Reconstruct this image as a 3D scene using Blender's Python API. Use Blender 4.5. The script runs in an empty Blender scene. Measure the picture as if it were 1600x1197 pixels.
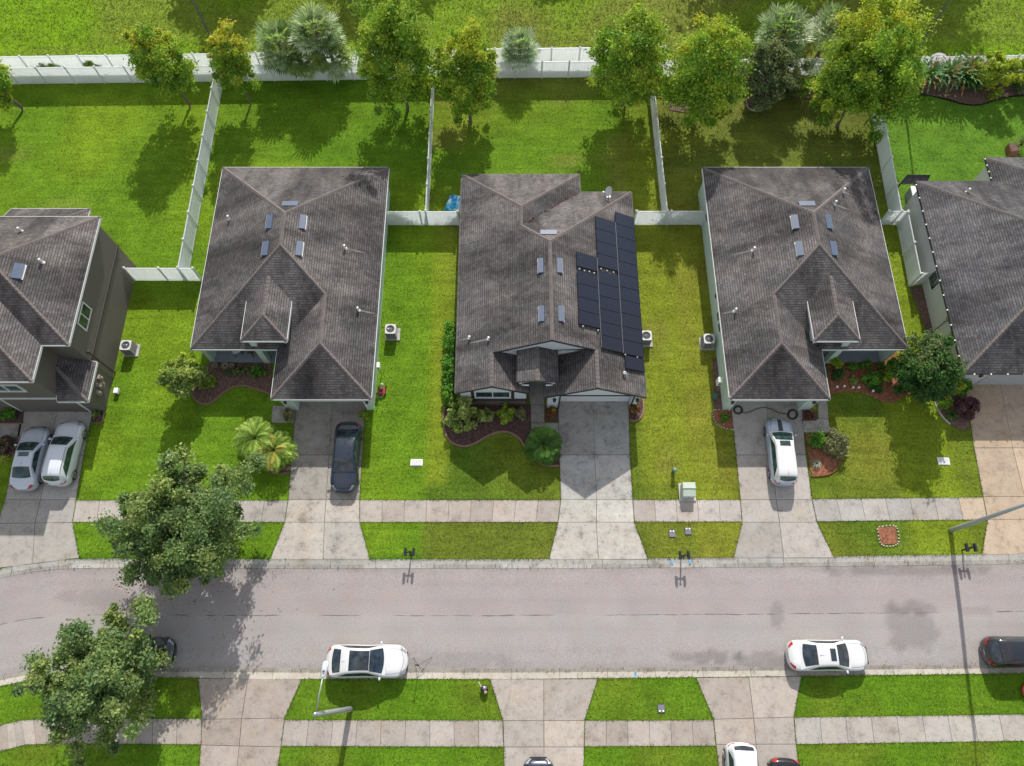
import bpy, bmesh, math, random
import numpy as np
from mathutils import Vector, Matrix
from mathutils.geometry import tessellate_polygon

# ------------------------------------------------------------------ camera, sky, sun, exposure
FPX, TILT, CAMH = 1160.0, math.radians(22.1), 50.0
CT, ST = math.cos(TILT), math.sin(TILT)
S = bpy.context.scene
cam_d = bpy.data.cameras.new('camera'); cam = bpy.data.objects.new('camera', cam_d)
S.collection.objects.link(cam); S.camera = cam
cam_d.sensor_width = 36.0; cam_d.lens = 36.0 * FPX / 1600.0; cam_d.clip_end = 3000
cam.location = (0, 0, CAMH); cam.rotation_euler = (TILT, 0, 0)
SUN_EL, SUN_AZ = math.radians(36), math.radians(6)      # azimuth from north (+Y) towards east (+X)
W = bpy.data.worlds.new("World"); S.world = W; W.use_nodes = True
nt = W.node_tree; bg = nt.nodes['Background']
sky = nt.nodes.new('ShaderNodeTexSky'); sky.sky_type = 'NISHITA'; sky.sun_disc = False
sky.sun_elevation = SUN_EL; sky.sun_rotation = SUN_AZ
sky.air_density = 1.0; sky.dust_density = 2.0; sky.ozone_density = 1.0
# broken bright cloud mixed over the clear sky, added to lift neutral fill light
tcw = nt.nodes.new('ShaderNodeTexCoord'); nzw = nt.nodes.new('ShaderNodeTexNoise'); nzw.inputs['Scale'].default_value = 2.2; nzw.inputs['Detail'].default_value = 6
nt.links.new(tcw.outputs['Generated'], nzw.inputs['Vector'])
rpw = nt.nodes.new('ShaderNodeValToRGB'); rpw.color_ramp.elements[0].position = .40; rpw.color_ramp.elements[1].position = .58; nt.links.new(nzw.outputs[0], rpw.inputs[0])
mxw = nt.nodes.new('ShaderNodeMix'); mxw.data_type = 'RGBA'; nt.links.new(rpw.outputs[0], mxw.inputs[0]); nt.links.new(sky.outputs[0], mxw.inputs[6]); mxw.inputs[7].default_value = (2.95, 2.85, 2.75, 1)
nt.links.new(mxw.outputs[2], bg.inputs[0]); bg.inputs[1].default_value = 0.15
sun_d = bpy.data.lights.new('sun', 'SUN'); sun = bpy.data.objects.new('sun', sun_d); S.collection.objects.link(sun)
sun_d.energy = 3.35; sun_d.angle = math.radians(0.53); sun_d.color = (1.0, 0.955, 0.89)
sdir = Vector((math.sin(SUN_AZ)*math.cos(SUN_EL), math.cos(SUN_AZ)*math.cos(SUN_EL), math.sin(SUN_EL)))
sun.rotation_euler = sdir.to_track_quat('Z', 'Y').to_euler(); sun.location = (0, 60, 80)
S.view_settings.view_transform = 'Standard'; S.view_settings.look = 'None'
S.view_settings.exposure = 0.57; S.view_settings.gamma = 1.0
S.cycles.max_bounces = 6; S.cycles.transparent_max_bounces = 4

# surveyed positions: a point seen at (px, py) of the survey photograph that lies at height h
def g(px, py, h=0.0):
    u = (px-800)/FPX; v = (py-598.5)/FPX
    t = (h-CAMH)/(-CT-v*ST)
    return (u*t, (ST-v*CT)*t)
def g3(px, py, h=0.0):
    x, y = g(px, py, h); return (x, y, h)
rnd = random.Random(7); nr = np.random.RandomState(7)

# ------------------------------------------------------------------ materials
MATS = {}
class NT:
    def __init__(s, name):
        s.m = bpy.data.materials.new(name); s.m.use_nodes = True; s.t = s.m.node_tree
        s.b = s.t.nodes['Principled BSDF']; MATS[name] = s.m
    def n(s, typ, props=None, ins=None):
        nd = s.t.nodes.new('ShaderNode'+typ)
        for k, v in (props or {}).items(): setattr(nd, k, v)
        for k, v in (ins or {}).items():
            if isinstance(v, bpy.types.NodeSocket): s.t.links.new(v, nd.inputs[k])
            else: nd.inputs[k].default_value = v
        return nd
    def set(s, k, v):
        if isinstance(v, bpy.types.NodeSocket): s.t.links.new(v, s.b.inputs[k])
        else: s.b.inputs[k].default_value = v
    def coord(s, kind='Object', scale=(1, 1, 1)):
        tc = s.n('TexCoord'); mp = s.n('Mapping', None, {'Vector': tc.outputs[kind], 'Scale': scale}); return mp.outputs[0]
    def noise(s, vec, scale, detail=3, rough=.6):
        return s.n('TexNoise', None, {'Vector': vec, 'Scale': scale, 'Detail': detail, 'Roughness': rough}).outputs[0]
    def ramp(s, fac, stops):
        r = s.n('ValToRGB', None, {'Fac': fac}); e = r.color_ramp.elements
        while len(e) > 1: e.remove(e[-1])
        for i, (p, c) in enumerate(stops):
            el = e[0] if i == 0 else e.new(p); el.position = p
            if not isinstance(c, (tuple, list)): c = (c, c, c)
            el.color = tuple(c)+(1,)
        return r.outputs[0]
    def mix(s, a, b, f, mode='MIX'):
        m = s.n('Mix', {'data_type': 'RGBA', 'blend_type': mode})
        for i, v in ((6, a), (7, b), (0, f)):
            if isinstance(v, bpy.types.NodeSocket): s.t.links.new(v, m.inputs[i])
            else: m.inputs[i].default_value = v if i == 0 else (tuple(v)+(1,) if len(v) == 3 else v)
        return m.outputs[2]
    def bump(s, h, strength=.3, dist=.02):
        b = s.n('Bump', None, {'Height': h, 'Strength': strength, 'Distance': dist}); s.set('Normal', b.outputs[0])

def pm(name, c, rough=.6, var=.12, scale=6, metal=0, bump=0, spec=.5, dirt=None):
    k = NT(name); v = k.coord()
    n = k.noise(v, scale, 4)
    col = k.mix(tuple(x*(1-var) for x in c), tuple(min(1, x*(1+var)) for x in c), n)
    if dirt:
        d = k.ramp(k.noise(k.coord('UV', (2.5, .5, 1)), 1.2, 5, .7), [(.45, 0.), (.75, 1.)])
        col = k.mix(col, dirt, k.n('Math', {'operation': 'MULTIPLY'}, {0: d, 1: .55}).outputs[0])
    k.set('Base Color', col); k.set('Roughness', rough); k.set('Metallic', metal); k.set('Specular IOR Level', spec)
    if bump: k.bump(k.noise(v, scale*6, 3), bump, .01)
    return k.m

def mat_ground():
    k = NT('lawn_grass'); v = k.coord()
    at = k.n('Attribute', {'attribute_name': 'Col'}).outputs[0]
    n1 = k.ramp(k.noise(v, .55, 5, .65), [(.3, .74), (.5, 1.0), (.7, 1.22)])
    n2 = k.ramp(k.noise(v, 5.5, 4, .75), [(.30, .52), (.5, 1.0), (.70, 1.5)])
    n3 = k.ramp(k.noise(v, 20, 3, .8), [(.32, .35), (.5, .95), (.68, 1.75)])
    ms = k.ramp(k.noise(k.coord(scale=(.25, 2.6, 1)), 1.0, 3, .6), [(.35, .88), (.65, 1.12)])
    c = k.mix(at, n1, 1.0, 'MULTIPLY'); c = k.mix(c, ms, .9, 'MULTIPLY'); c = k.mix(c, n2, .75, 'MULTIPLY'); c = k.mix(c, n3, .8, 'MULTIPLY')
    # dry straw flecks
    st = k.ramp(k.noise(v, 2.2, 5, .8), [(.56, 0.), (.7, 1.)])
    f = k.n('Math', {'operation': 'MULTIPLY'}, {0: st, 1: .2}).outputs[0]
    c = k.mix(c, (.22, .2, .05), f)
    k.set('Base Color', c); k.set('Roughness', .95); k.set('Specular IOR Level', .05)
    h = k.mix(k.noise(v, 14, 3, .8), k.noise(v, 3, 3, .6), .35)
    k.bump(h, .9, .08)
    return k.m

def mat_asphalt():
    k = NT('worn_asphalt'); v = k.coord()
    at = k.n('Attribute', {'attribute_name': 'Col'}).outputs[0]
    sp = k.ramp(k.noise(v, 14, 4, .85), [(.28, .6), (.5, 1.0), (.7, 1.35)])
    big = k.ramp(k.noise(v, .35, 5, .6), [(.3, .93), (.7, 1.07)])
    c = k.mix(at, sp, .8, 'MULTIPLY'); c = k.mix(c, big, 1.0, 'MULTIPLY')
    dr = k.ramp(k.noise(v, 1.5, 9, .85), [(.30, .72), (.36, 1.0)]); c = k.mix(c, dr, .9, 'MULTIPLY')
    pk = k.ramp(k.noise(v, .8, 3, .6), [(.4, (1, 1, 1)), (.65, (1.03, .975, .965))])
    c = k.mix(c, pk, 1.0, 'MULTIPLY')
    k.set('Base Color', c); k.set('Roughness', .92); k.set('Specular IOR Level', .25); k.bump(k.noise(v, 40, 2, .8), .35, .01)
    return k.m

def mat_concrete(name='concrete_slab', stain=.5):
    k = NT(name); v = k.coord()
    at = k.n('Attribute', {'attribute_name': 'Col'}).outputs[0]
    a = k.ramp(k.noise(v, .9, 7, .75), [(.34, .50), (.46, .90), (.56, 1.0), (.68, 1.12)])
    sp = k.ramp(k.noise(v, 3.1, 6, .8), [(.36, .62), (.45, 1.0)])
    b = k.ramp(k.noise(v, 9, 5, .8), [(.3, .86), (.7, 1.1)])
    c = k.mix(at, a, stain, 'MULTIPLY'); c = k.mix(c, sp, stain, 'MULTIPLY'); c = k.mix(c, b, .8, 'MULTIPLY')
    br = k.ramp(k.noise(v, .6, 4, .7), [(.5, (1, 1, 1)), (.75, (1.0, .93, .84))])
    c = k.mix(c, br, 1.0, 'MULTIPLY')
    k.set('Base Color', c); k.set('Roughness', .88); k.set('Specular IOR Level', .3); k.bump(k.noise(v, 30, 3, .8), .2, .01)
    return k.m

def mat_shingle(name='roof_shingle', tint=(1, 1, 1)):
    k = NT(name); uv = k.coord('UV')
    br = k.n('TexBrick', {'offset': .5, 'squash': 1.0}, {'Vector': uv, 'Scale': 1.0, 'Mortar Size': .012, 'Mortar Smooth': .4,
        'Bias': 0.0, 'Brick Width': .27, 'Row Height': .17, 'Color1': (.74, .74, .74, 1), 'Color2': (1.2, 1.2, 1.2, 1), 'Mortar': (.45, .44, .45, 1)})
    base = tuple(x*t for x, t in zip((.146, .137, .132), tint))
    rw = k.n('TexBrick', {'offset': .5}, {'Vector': uv, 'Scale': 1.0, 'Mortar Size': .02, 'Mortar Smooth': .3, 'Brick Width': 60.0, 'Row Height': .17, 'Color1': (1, 1, 1, 1), 'Color2': (1, 1, 1, 1), 'Mortar': (.42, .42, .44, 1)})  # dark course lines: shadow under the shingle butts painted into the colour
    o = k.coord()
    c = k.mix(base, br.outputs[0], .9, 'MULTIPLY'); c = k.mix(c, rw.outputs[0], .8, 'MULTIPLY')
    g1 = k.ramp(k.noise(o, 12, 4, .8), [(.3, .72), (.7, 1.35)])
    c = k.mix(c, g1, .7, 'MULTIPLY')
    # algae staining running down the slope
    stv = k.coord('UV', (1.0, .28, 1)); st = k.ramp(k.noise(stv, .6, 8, .72), [(.40, 1.16), (.50, .86), (.62, .40)])
    c = k.mix(c, st, .8, 'MULTIPLY')
    st2 = k.ramp(k.noise(o, .33, 4, .6), [(.38, (1.14, 1.10, 1.08)), (.62, (.84, .85, .88))])
    c = k.mix(c, st2, 1.0, 'MULTIPLY')
    zn = k.ramp(k.noise(k.coord('UV', (1.0, .45, 1)), .17, 5, .62), [(.40, (1.22, 1.2, 1.2)), (.50, (.95, .95, .95)), (.62, (.52, .51, .53))])
    c = k.mix(c, zn, .9, 'MULTIPLY')
    k.set('Base Color', c); k.set('Roughness', .93); k.set('Specular IOR Level', .2)
    k.bump(k.mix(br.outputs[0], rw.outputs[0], .5), .8, .03)
    return k.m

def mat_leaf(name='foliage', trans=.35):
    k = NT(name)
    at = k.n('Attribute', {'attribute_name': 'Col'}).outputs[0]
    k.set('Base Color', at); k.set('Roughness', .6); k.set('Specular IOR Level', .3)
    tr = k.n('BsdfTranslucent', None, {'Color': k.mix(at, (1.3, 1.5, .5), 1.0, 'MULTIPLY')})
    mx = k.n('MixShader', None, {0: trans, 1: k.b.outputs[0], 2: tr.outputs[0]})
    k.t.links.new(mx.outputs[0], k.t.nodes['Material Output'].inputs[0])
    return k.m

def mat_mulch(name, c1, c2):
    k = NT(name); v = k.coord()
    n = k.ramp(k.noise(v, 8, 5, .9), [(.30, c1), (.47, c2), (.62, tuple(x*2.2+.02 for x in c2)), (.74, tuple(x*3.8+.05 for x in c2))])
    k.set('Base Color', n); k.set('Roughness', .95); k.bump(k.noise(v, 22, 3, .8), 1.0, .06)
    return k.m

def mat_paint(name, c, rough=.28, metal=0.0, coat=.6):
    k = NT(name); v = k.coord()
    n = k.noise(v, 2.2, 4)
    k.set('Base Color', k.mix(tuple(x*.93 for x in c), tuple(min(1, x*1.05) for x in c), n))
    k.set('Roughness', k.ramp(k.noise(v, 6, 3), [(.3, rough*.8), (.7, rough*1.4)])); k.set('Metallic', metal)
    k.set('Coat Weight', coat); k.set('Coat Roughness', .08)
    return k.m

def mat_glass(name, c=(.02, .028, .034)):
    k = NT(name); v = k.coord()
    n = k.ramp(k.noise(v, 2.5, 3), [(.4, tuple(x*.6 for x in c)), (.65, tuple(x*2.2 for x in c))])
    k.set('Base Color', n); k.set('Roughness', .07); k.set('Specular IOR Level', .9)
    return k.m

def mat_siding(name, c, horizontal=True):
    k = NT(name); v = k.coord('UV')
    w = k.n('TexWave', {'wave_type': 'BANDS', 'bands_direction': 'Y', 'wave_profile': 'SAW'}, {'Vector': v, 'Scale': .9}).outputs[0]
    n = k.noise(k.coord(), 2.5, 4)
    col = k.mix(tuple(x*.9 for x in c), tuple(min(1, x*1.05) for x in c), n)
    k.set('Base Color', col); k.set('Roughness', .75); k.bump(k.noise(k.coord(), 30, 3), .25, .01)
    return k.m

def mat_vinyl():
    k = NT('white_vinyl'); n = k.noise(k.coord(), 1.1, 4)
    c = k.mix((.89, .92, .93), (.93, .94, .95), n); d = k.ramp(k.noise(k.coord('UV', (2.5, .5, 1)), 1.2, 5, .7), [(.5, 0.), (.8, .35)])
    c = k.mix(c, (.5, .58, .52), d); k.set('Base Color', c); k.set('Roughness', .45)
    tr = k.n('BsdfTranslucent', None, {'Color': c}); mx = k.n('MixShader', None, {0: .55, 1: k.b.outputs[0], 2: tr.outputs[0]})
    k.t.links.new(mx.outputs[0], k.t.nodes['Material Output'].inputs[0]); return k.m
GRASS = mat_ground(); ASPH = mat_asphalt(); CONC = mat_concrete('concrete_slab', .72); CONCW = mat_concrete('worn_drive_slab', 1.0); SHING = mat_shingle(); SHING2 = mat_shingle('roof_shingle_grey', (.93, .97, 1.03))
LEAF = mat_leaf('foliage', .42); LEAFM = mat_leaf('palm_foliage', .3)
MULCHD = mat_mulch('dark_mulch', (.022, .012, .011), (.075, .038, .034)); MULCHR = mat_mulch('red_mulch', (.09, .03, .014), (.22, .085, .042))
MULCHB = mat_mulch('brown_mulch', (.04, .024, .019), (.125, .075, .058))
CAP = pm('ridge_shingle', (.15, .128, .12), .9, .5, 3)
WHITE = pm('white_trim', (.72, .74, .74), .5, .06); MINT = mat_siding('mint_stucco', (.55, .68, .60)); MINTT = pm('mint_trim', (.56, .66, .60), .6, .06)
TAUPE = mat_siding('taupe_stucco', (.150, .130, .113)); TAUPED = pm('taupe_dark', (.055, .05, .045), .7, .1)
CREAM = mat_siding('pale_grey_stucco', (.60, .60, .59)); WALLW = mat_siding('white_stucco', (.66, .70, .72))
VINYL = mat_vinyl(); VINYLP = pm('vinyl_post', (.78, .80, .79), .4, .05)
DARKTRIM = pm('dark_trim', (.035, .035, .038), .5, .1); METAL = pm('grey_metal', (.30, .31, .31), .4, .15, 8, .6)
VENTM = pm('vent_metal', (.075, .105, .165), .5, .25, 4, 0); WHITEM = pm('white_pvc', (.8, .8, .78), .4, .05)
GALV = pm('galvanised', (.38, .40, .40), .45, .15, 5, .5); BLACK = pm('black_plastic', (.012, .012, .013), .45, .2); DGREY = pm('dark_grey', (.05, .05, .055), .5, .2)
WIN = mat_glass('window_glass', (.03, .05, .05)); CARGLASS = mat_glass('car_glass', (.016, .024, .032)); CARGLASSG = mat_glass('car_glass_green', (.02, .045, .04))
SOLAR = NT('solar_cells')
_v = SOLAR.coord('UV'); _b = SOLAR.n('TexBrick', {'offset': 0.0}, {'Vector': _v, 'Scale': 1.0, 'Mortar Size': .006, 'Brick Width': .17, 'Row Height': .17, 'Color1': (.008, .009, .018, 1), 'Color2': (.010, .011, .022, 1), 'Mortar': (.012, .013, .024, 1)})
SOLAR.set('Base Color', _b.outputs[0]); SOLAR.set('Roughness', .22); SOLAR = SOLAR.m
BARK = pm('bark', (.16, .125, .10), .9, .35, 7, bump=.8); BARKP = pm('palm_trunk', (.17, .13, .095), .9, .35, 9, bump=.8)
TIRE = pm('tyre_rubber', (.015, .015, .016), .85, .2); RIM = pm('alloy_rim', (.42, .42, .43), .3, .15, 10, .8)
RED = pm('red_lens', (.45, .012, .012), .2, .15); LENS = pm('clear_lens', (.30, .32, .34), .12, .2); EDGE = pm('terracotta_edging', (.30, .17, .125), .85, .25, 7, bump=.4)
STONE = pm('brown_stone', (.20, .155, .125), .9, .4, 5, bump=.7); EDGEW = pm('white_stone', (.6, .56, .52), .85, .25, 9, bump=.5)
GREENB = pm('utility_green', (.50, .57, .46), .55, .08); GREEND = pm('pedestal_green', (.06, .15, .10), .6, .1)
JOINT = pm('joint_dirt', (.10, .085, .07), .95, .3, 6)

# ------------------------------------------------------------------ mesh building
LOC = {}
def tag(o, label=None, cat=None, group=None, kind=None):
    if label: o['label'] = label
    if cat: o['category'] = cat
    if group: o['group'] = group
    if kind: o['kind'] = kind
    return o
def thing(name, label, cat, loc=(0, 0, 0), rz=0, group=None):
    o = bpy.data.objects.new(name, None); S.collection.objects.link(o); o.location = loc; o.rotation_euler = (0, 0, rz)
    o.empty_display_size = .2; LOC[o.name] = Vector(loc); return tag(o, label, cat, group)

class MB:
    def __init__(s): s.v = []; s.f = []; s.mi = []; s.fc = []; s.cm = 0; s.cc = (1, 1, 1)
    def add(s, vs, fs):
        b = len(s.v); s.v += [tuple(map(float, p)) for p in vs]
        for f in fs: s.f.append(tuple(b+i for i in f)); s.mi.append(s.cm); s.fc.append(s.cc)
        return s
    def poly(s, pts): return s.add(pts, [tuple(range(len(pts)))])
    def box(s, c, d, rz=0, rx=0, ry=0):
        x, y, z = (k/2 for k in d)
        vs = [Vector((a*x, b*y, e*z)) for e in (-1, 1) for a, b in ((-1, -1), (1, -1), (1, 1), (-1, 1))]
        R = Matrix.Rotation(rz, 3, 'Z') @ Matrix.Rotation(ry, 3, 'Y') @ Matrix.Rotation(rx, 3, 'X')
        vs = [R @ v + Vector(c) for v in vs]
        return s.add(vs, [(3, 2, 1, 0), (4, 5, 6, 7), (0, 1, 5, 4), (1, 2, 6, 5), (2, 3, 7, 6), (3, 0, 4, 7)])
    def prism(s, pts, z0, z1, top=True, bottom=True):
        a = sum(pts[i][0]*pts[(i+1) % len(pts)][1]-pts[(i+1) % len(pts)][0]*pts[i][1] for i in range(len(pts)))
        if a < 0: pts = pts[::-1]
        n = len(pts); vs = [(p[0], p[1], z0) for p in pts]+[(p[0], p[1], z1) for p in pts]
        fs = [(i, (i+1) % n, n+(i+1) % n, n+i) for i in range(n)]
        if bottom: fs.append(tuple(range(n))[::-1])
        if top: fs.append(tuple(range(n, 2*n)))
        return s.add(vs, fs)
    def tube(s, pts, r, n=8, cap=True):
        pts = [Vector(p) for p in pts]; rs = r if isinstance(r, (list, tuple)) else [r]*len(pts)
        vs = []; up = Vector((0, 0, 1))
        for i, p in enumerate(pts):
            t = (pts[min(i+1, len(pts)-1)]-pts[max(i-1, 0)]).normalized()
            a = t.cross(up)
            if a.length < 1e-3: a = t.cross(Vector((1, 0, 0)))
            a.normalize(); b = a.cross(t).normalized()
            for k in range(n):
                q = 2*math.pi*k/n; vs.append(p+(a*math.cos(q)+b*math.sin(q))*rs[i])
        fs = [(i*n+k, i*n+(k+1) % n, (i+1)*n+(k+1) % n, (i+1)*n+k) for i in range(len(pts)-1) for k in range(n)]
        if cap: fs += [tuple(range(n)), tuple(range((len(pts)-1)*n, len(pts)*n))[::-1]]
        return s.add(vs, fs)
    def lathe(s, c, prof, n=16, axis='Z'):
        vs = []
        for r, z in prof:
            for k in range(n):
                q = 2*math.pi*k/n; a, b = r*math.cos(q), r*math.sin(q)
                v = (a, b, z) if axis == 'Z' else ((a, z, b) if axis == 'Y' else (z, a, b))
                vs.append(tuple(v[i]+c[i] for i in range(3)))
        fs = [(i*n+k, i*n+(k+1) % n, (i+1)*n+(k+1) % n, (i+1)*n+k) for i in range(len(prof)-1) for k in range(n)]
        fs += [tuple(range(n))[::-1], tuple(range((len(prof)-1)*n, len(prof)*n))]
        return s.add(vs, fs)
    def blob(s, c, r, sub=2, jit=.15):
        bm = bmesh.new(); bmesh.ops.create_icosphere(bm, subdivisions=sub, radius=1)
        rr = r if isinstance(r, (tuple, list)) else (r, r, r)
        vs = [tuple(c[i]+v.co[i]*rr[i]*(1+rnd.uniform(-jit, jit)) for i in range(3)) for v in bm.verts]
        fs = [tuple(v.index for v in f.verts) for f in bm.faces]; bm.free(); return s.add(vs, fs)
    def build(s, name, mats, parent=None, smooth=False, world=True, bevel=0, recalc=True):
        me = bpy.data.meshes.new(name); off = Vector((0, 0, 0))
        if parent is not None and world: off = LOC.get(parent.name, off)
        me.from_pydata([(v[0]-off.x, v[1]-off.y, v[2]-off.z) for v in s.v], [], s.f)
        if not isinstance(mats, (list, tuple)): mats = [mats]
        for m in mats: me.materials.append(m)
        me.polygons.foreach_set('material_index', s.mi)
        if any(c != (1, 1, 1) for c in s.fc) or mats[0] in (CONC, CONCW, ASPH, GRASS):
            ca = me.color_attributes.new('Col', 'FLOAT_COLOR', 'CORNER'); d = []
            for p, c in zip(me.polygons, s.fc): d += (list(c)+[1.0])*p.loop_total
            ca.data.foreach_set('color', d)
        if bevel or recalc:
            bm = bmesh.new(); bm.from_mesh(me)
            if recalc: bmesh.ops.recalc_face_normals(bm, faces=bm.faces)
            if bevel: bmesh.ops.bevel(bm, geom=[e for e in bm.edges if len(e.link_faces) == 2 and e.calc_face_angle(0) > .5], offset=bevel, segments=2, affect='EDGES', clamp_overlap=True)
            bm.to_mesh(me); bm.free()
        # slope-aligned UVs in metres
        uvl = me.uv_layers.new(name='UVMap'); uv = np.zeros(len(me.loops)*2); up = Vector((0, 0, 1))
        co = [v.co+off for v in me.vertices]
        for p in me.polygons:
            nn = p.normal; h = up.cross(nn)
            if h.length < .02: h = Vector((1, 0, 0)); v = Vector((0, 1, 0))
            else: h.normalize(); v = nn.cross(h)
            for li in p.loop_indices:
                c = co[me.loops[li].vertex_index]; uv[2*li] = c.dot(h); uv[2*li+1] = c.dot(v)
        uvl.data.foreach_set('uv', uv)
        if smooth: me.polygons.foreach_set('use_smooth', [True]*len(me.polygons))
        o = bpy.data.objects.new(name, me); S.collection.objects.link(o)
        if parent is not None: o.parent = parent; LOC[o.name] = off.copy()
        else: LOC[o.name] = Vector((0, 0, 0))
        return o
def copy_tree(o, parent=None):
    c = o.copy(); S.collection.objects.link(c); c.parent = parent
    for ch in list(o.children): copy_tree(ch, c)
    return c

# value noise for python-side ground patches
_P = nr.rand(64, 64)
def vn(x, y, s):
    x, y = x/s, y/s; i, j = math.floor(x), math.floor(y); a, b = x-i, y-j
    a = a*a*(3-2*a); b = b*b*(3-2*b)
    f = lambda p, q: _P[p % 64][q % 64]
    return (f(i, j)*(1-a)+f(i+1, j)*a)*(1-b)+(f(i, j+1)*(1-a)+f(i+1, j+1)*a)*b
def lerp(a, b, t):
    t = max(0, min(1, t)); return tuple(x+(y-x)*t for x, y in zip(a, b))
def sm(a, b, x):
    t = max(0, min(1, (x-a)/(b-a))); return t*t*(3-2*t)

# ------------------------------------------------------------------ ground, road, kerbs, pavements
NKA = [(-400, 1000), (-150, 945), (0, 903.5), (40, 893.3), (88, 888.5), (168, 887), (401, 887.8), (800, 888), (1200, 886), (1600, 881), (2400, 868)]   # north asphalt edge
NKB = [(-400, 978), (-150, 929), (0, 888.5), (44, 878.7), (124, 873), (168, 872.5), (445, 874), (800, 874), (1147, 871.5), (1600, 865), (2400, 852)]     # north kerb back
SKA = [(-400, 1165), (-150, 1098), (0, 1055.5), (36, 1048), (88, 1043), (277, 1042.5), (400, 1043.6), (800, 1044), (1200, 1041.5), (1600, 1038), (2400, 1030)]
SKB = [(-400, 1184), (-150, 1115), (0, 1071.5), (36, 1062.5), (88, 1058.5), (277, 1058.5), (400, 1061), (800, 1061), (1200, 1057), (1600, 1052), (2400, 1044)]
def line_at(L, x):
    """world Y of a surveyed line at world x"""
    W_ = [g(*p) for p in L]
    if x <= W_[0][0]: a, b = W_[0], W_[1]
    elif x >= W_[-1][0]: a, b = W_[-2], W_[-1]
    else:
        i = max(k for k in range(len(W_)-1) if W_[k][0] <= x); a, b = W_[i], W_[i+1]
    return a[1]+(b[1]-a[1])*(x-a[0])/(b[0]-a[0])
_cache = {}
def LA(key, L, x):
    kk = (key, round(x, 3))
    if kk not in _cache:
        # light smoothing for rounded bends
        _cache[kk] = sum(line_at(L, x+d) for d in (-1.6, -.8, 0, .8, 1.6))/5
    return _cache[kk]

VIVID = (.108, .218, .014); LIME = (.165, .262, .016); YEL = (.195, .24, .022); OLIVE = (.132, .18, .02); DEEP = (.072, .172, .013); BROWN = (.14, .125, .045)
def lawn_col(x, y):
    n = vn(x, y, 5.0); m = vn(x+31, y+17, 2.2)
    if y > 51.5:                                   # rough field
        c = lerp((.165, .29, .012), (.18, .215, .035), .7*sm(.35, .8, n)+.5*sm(-22, 0, x)-.6*sm(30, 42, x)-.1)
        return c
    if y < 1.2: return lerp(lerp((.10, .205, .012), VIVID, sm(-8, -14, x)*.6), (.135, .195, .018), sm(.35, .8, m)*.8)
    if x < (-6.85 if y > 35.5 else -6.35):                                  # two bright lawns
        c = lerp(VIVID, LIME, .25+.75*sm(.3, .8, n)*(1-.45*sm(-24, -20, x)*sm(33, 28, y)))
        if y > 40 and x > -25: c = lerp(c, DEEP, .5)
        if y > 31 and x < -28: c = lerp(c, (.21, .25, .05), .6*sm(.55, .85, vn(x, y*2.5, 6)))
        if y < 8: c = lerp(c, DEEP, .55)
        return c
    if x < 12.1:
        if y > 35.8:
            c = lerp((.105, .21, .014), YEL, .1+.5*sm(.3, .8, n))
            if y > 45: c = lerp(c, BROWN, .45*sm(45, 50, y))
        elif y > 13.0 and (x < -4.3 or x > 9.0): c = lerp(YEL, LIME, .15+.4*m)
        else: c = lerp((.085, .15, .015), OLIVE, sm(.35, .75, n))
        if y < 10.5: c = lerp((.12, .155, .022), OLIVE, m)
        if x > 9: c = lerp(c, (.20, .215, .025), .4)
        return lerp(c, (.23, .17, .06), .35*sm(.68, .9, m))
    if x < 30.9:
        if y > 35.8: c = lerp((.135, .17, .028), (.20, .23, .03), sm(.4, .8, m)*.8); c = lerp(c, BROWN, .55*sm(41, 49, y))
        elif x < 16: c = lerp(YEL, (.2, .2, .03), m)
        elif x > 27: c = lerp(LIME, YEL, .6)
        else: c = lerp((.10, .165, .016), (.17, .19, .025), sm(.35, .75, n))
        return c
    return lerp((.08, .195, .02), (.125, .23, .022), n) if y > 30 else lerp(OLIVE, (.14, .19, .02), m)

def build_ground():
    xs = [-400, -150, -75]+[x*.8 for x in range(-82, 83)]+[75, 150, 400]
    nys = [(.35, 0), ]
    rows = []
    def row(fy, z): rows.append((fy, z))
    south = [-300, -60, -25]+[-18+.75*i for i in range(20)]
    ny = [8.2+.7*i for i in range(100)]+[100, 160, 260, 600]
    for y in south: row(lambda x, y=y: min(y, LA('skb', SKB, x)-.9-.02*abs(y-(-3))) if y > -25 else y, 0)
    row(lambda x: LA('skb', SKB, x)-.02, 0); row(lambda x: LA('ska', SKA, x)+.12, -.30)
    row(lambda x: LA('nka', NKA, x)-.12, -.30); row(lambda x: LA('nkb', NKB, x)+.02, 0)
    for y in ny: row(lambda x, y=y: max(y, LA('nkb', NKB, x)+.5+.02*abs(y-8)) if y < 60 else y, 0)
    nx = len(xs); vs = []; cols = []
    for fy, z in rows:
        for x in xs:
            y = fy(x); zz = z
            vs.append((x, y, zz)); cols.append(lawn_col(x, y) if -.1 < z else (.1, .09, .08))
    fs = [(j*nx+i, j*nx+i+1, (j+1)*nx+i+1, (j+1)*nx+i) for j in range(len(rows)-1) for i in range(nx-1)]
    me = bpy.data.meshes.new('ground'); me.from_pydata(vs, [], fs); me.materials.append(GRASS)
    ca = me.color_attributes.new('Col', 'FLOAT_COLOR', 'POINT')
    ca.data.foreach_set('color', np.array([list(c)+[1] for c in cols]).ravel())
    o = bpy.data.objects.new('ground', me); S.collection.objects.link(o); o['kind'] = 'structure'; LOC[o.name] = Vector((0, 0, 0)); return o
GROUND = build_ground()

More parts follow.
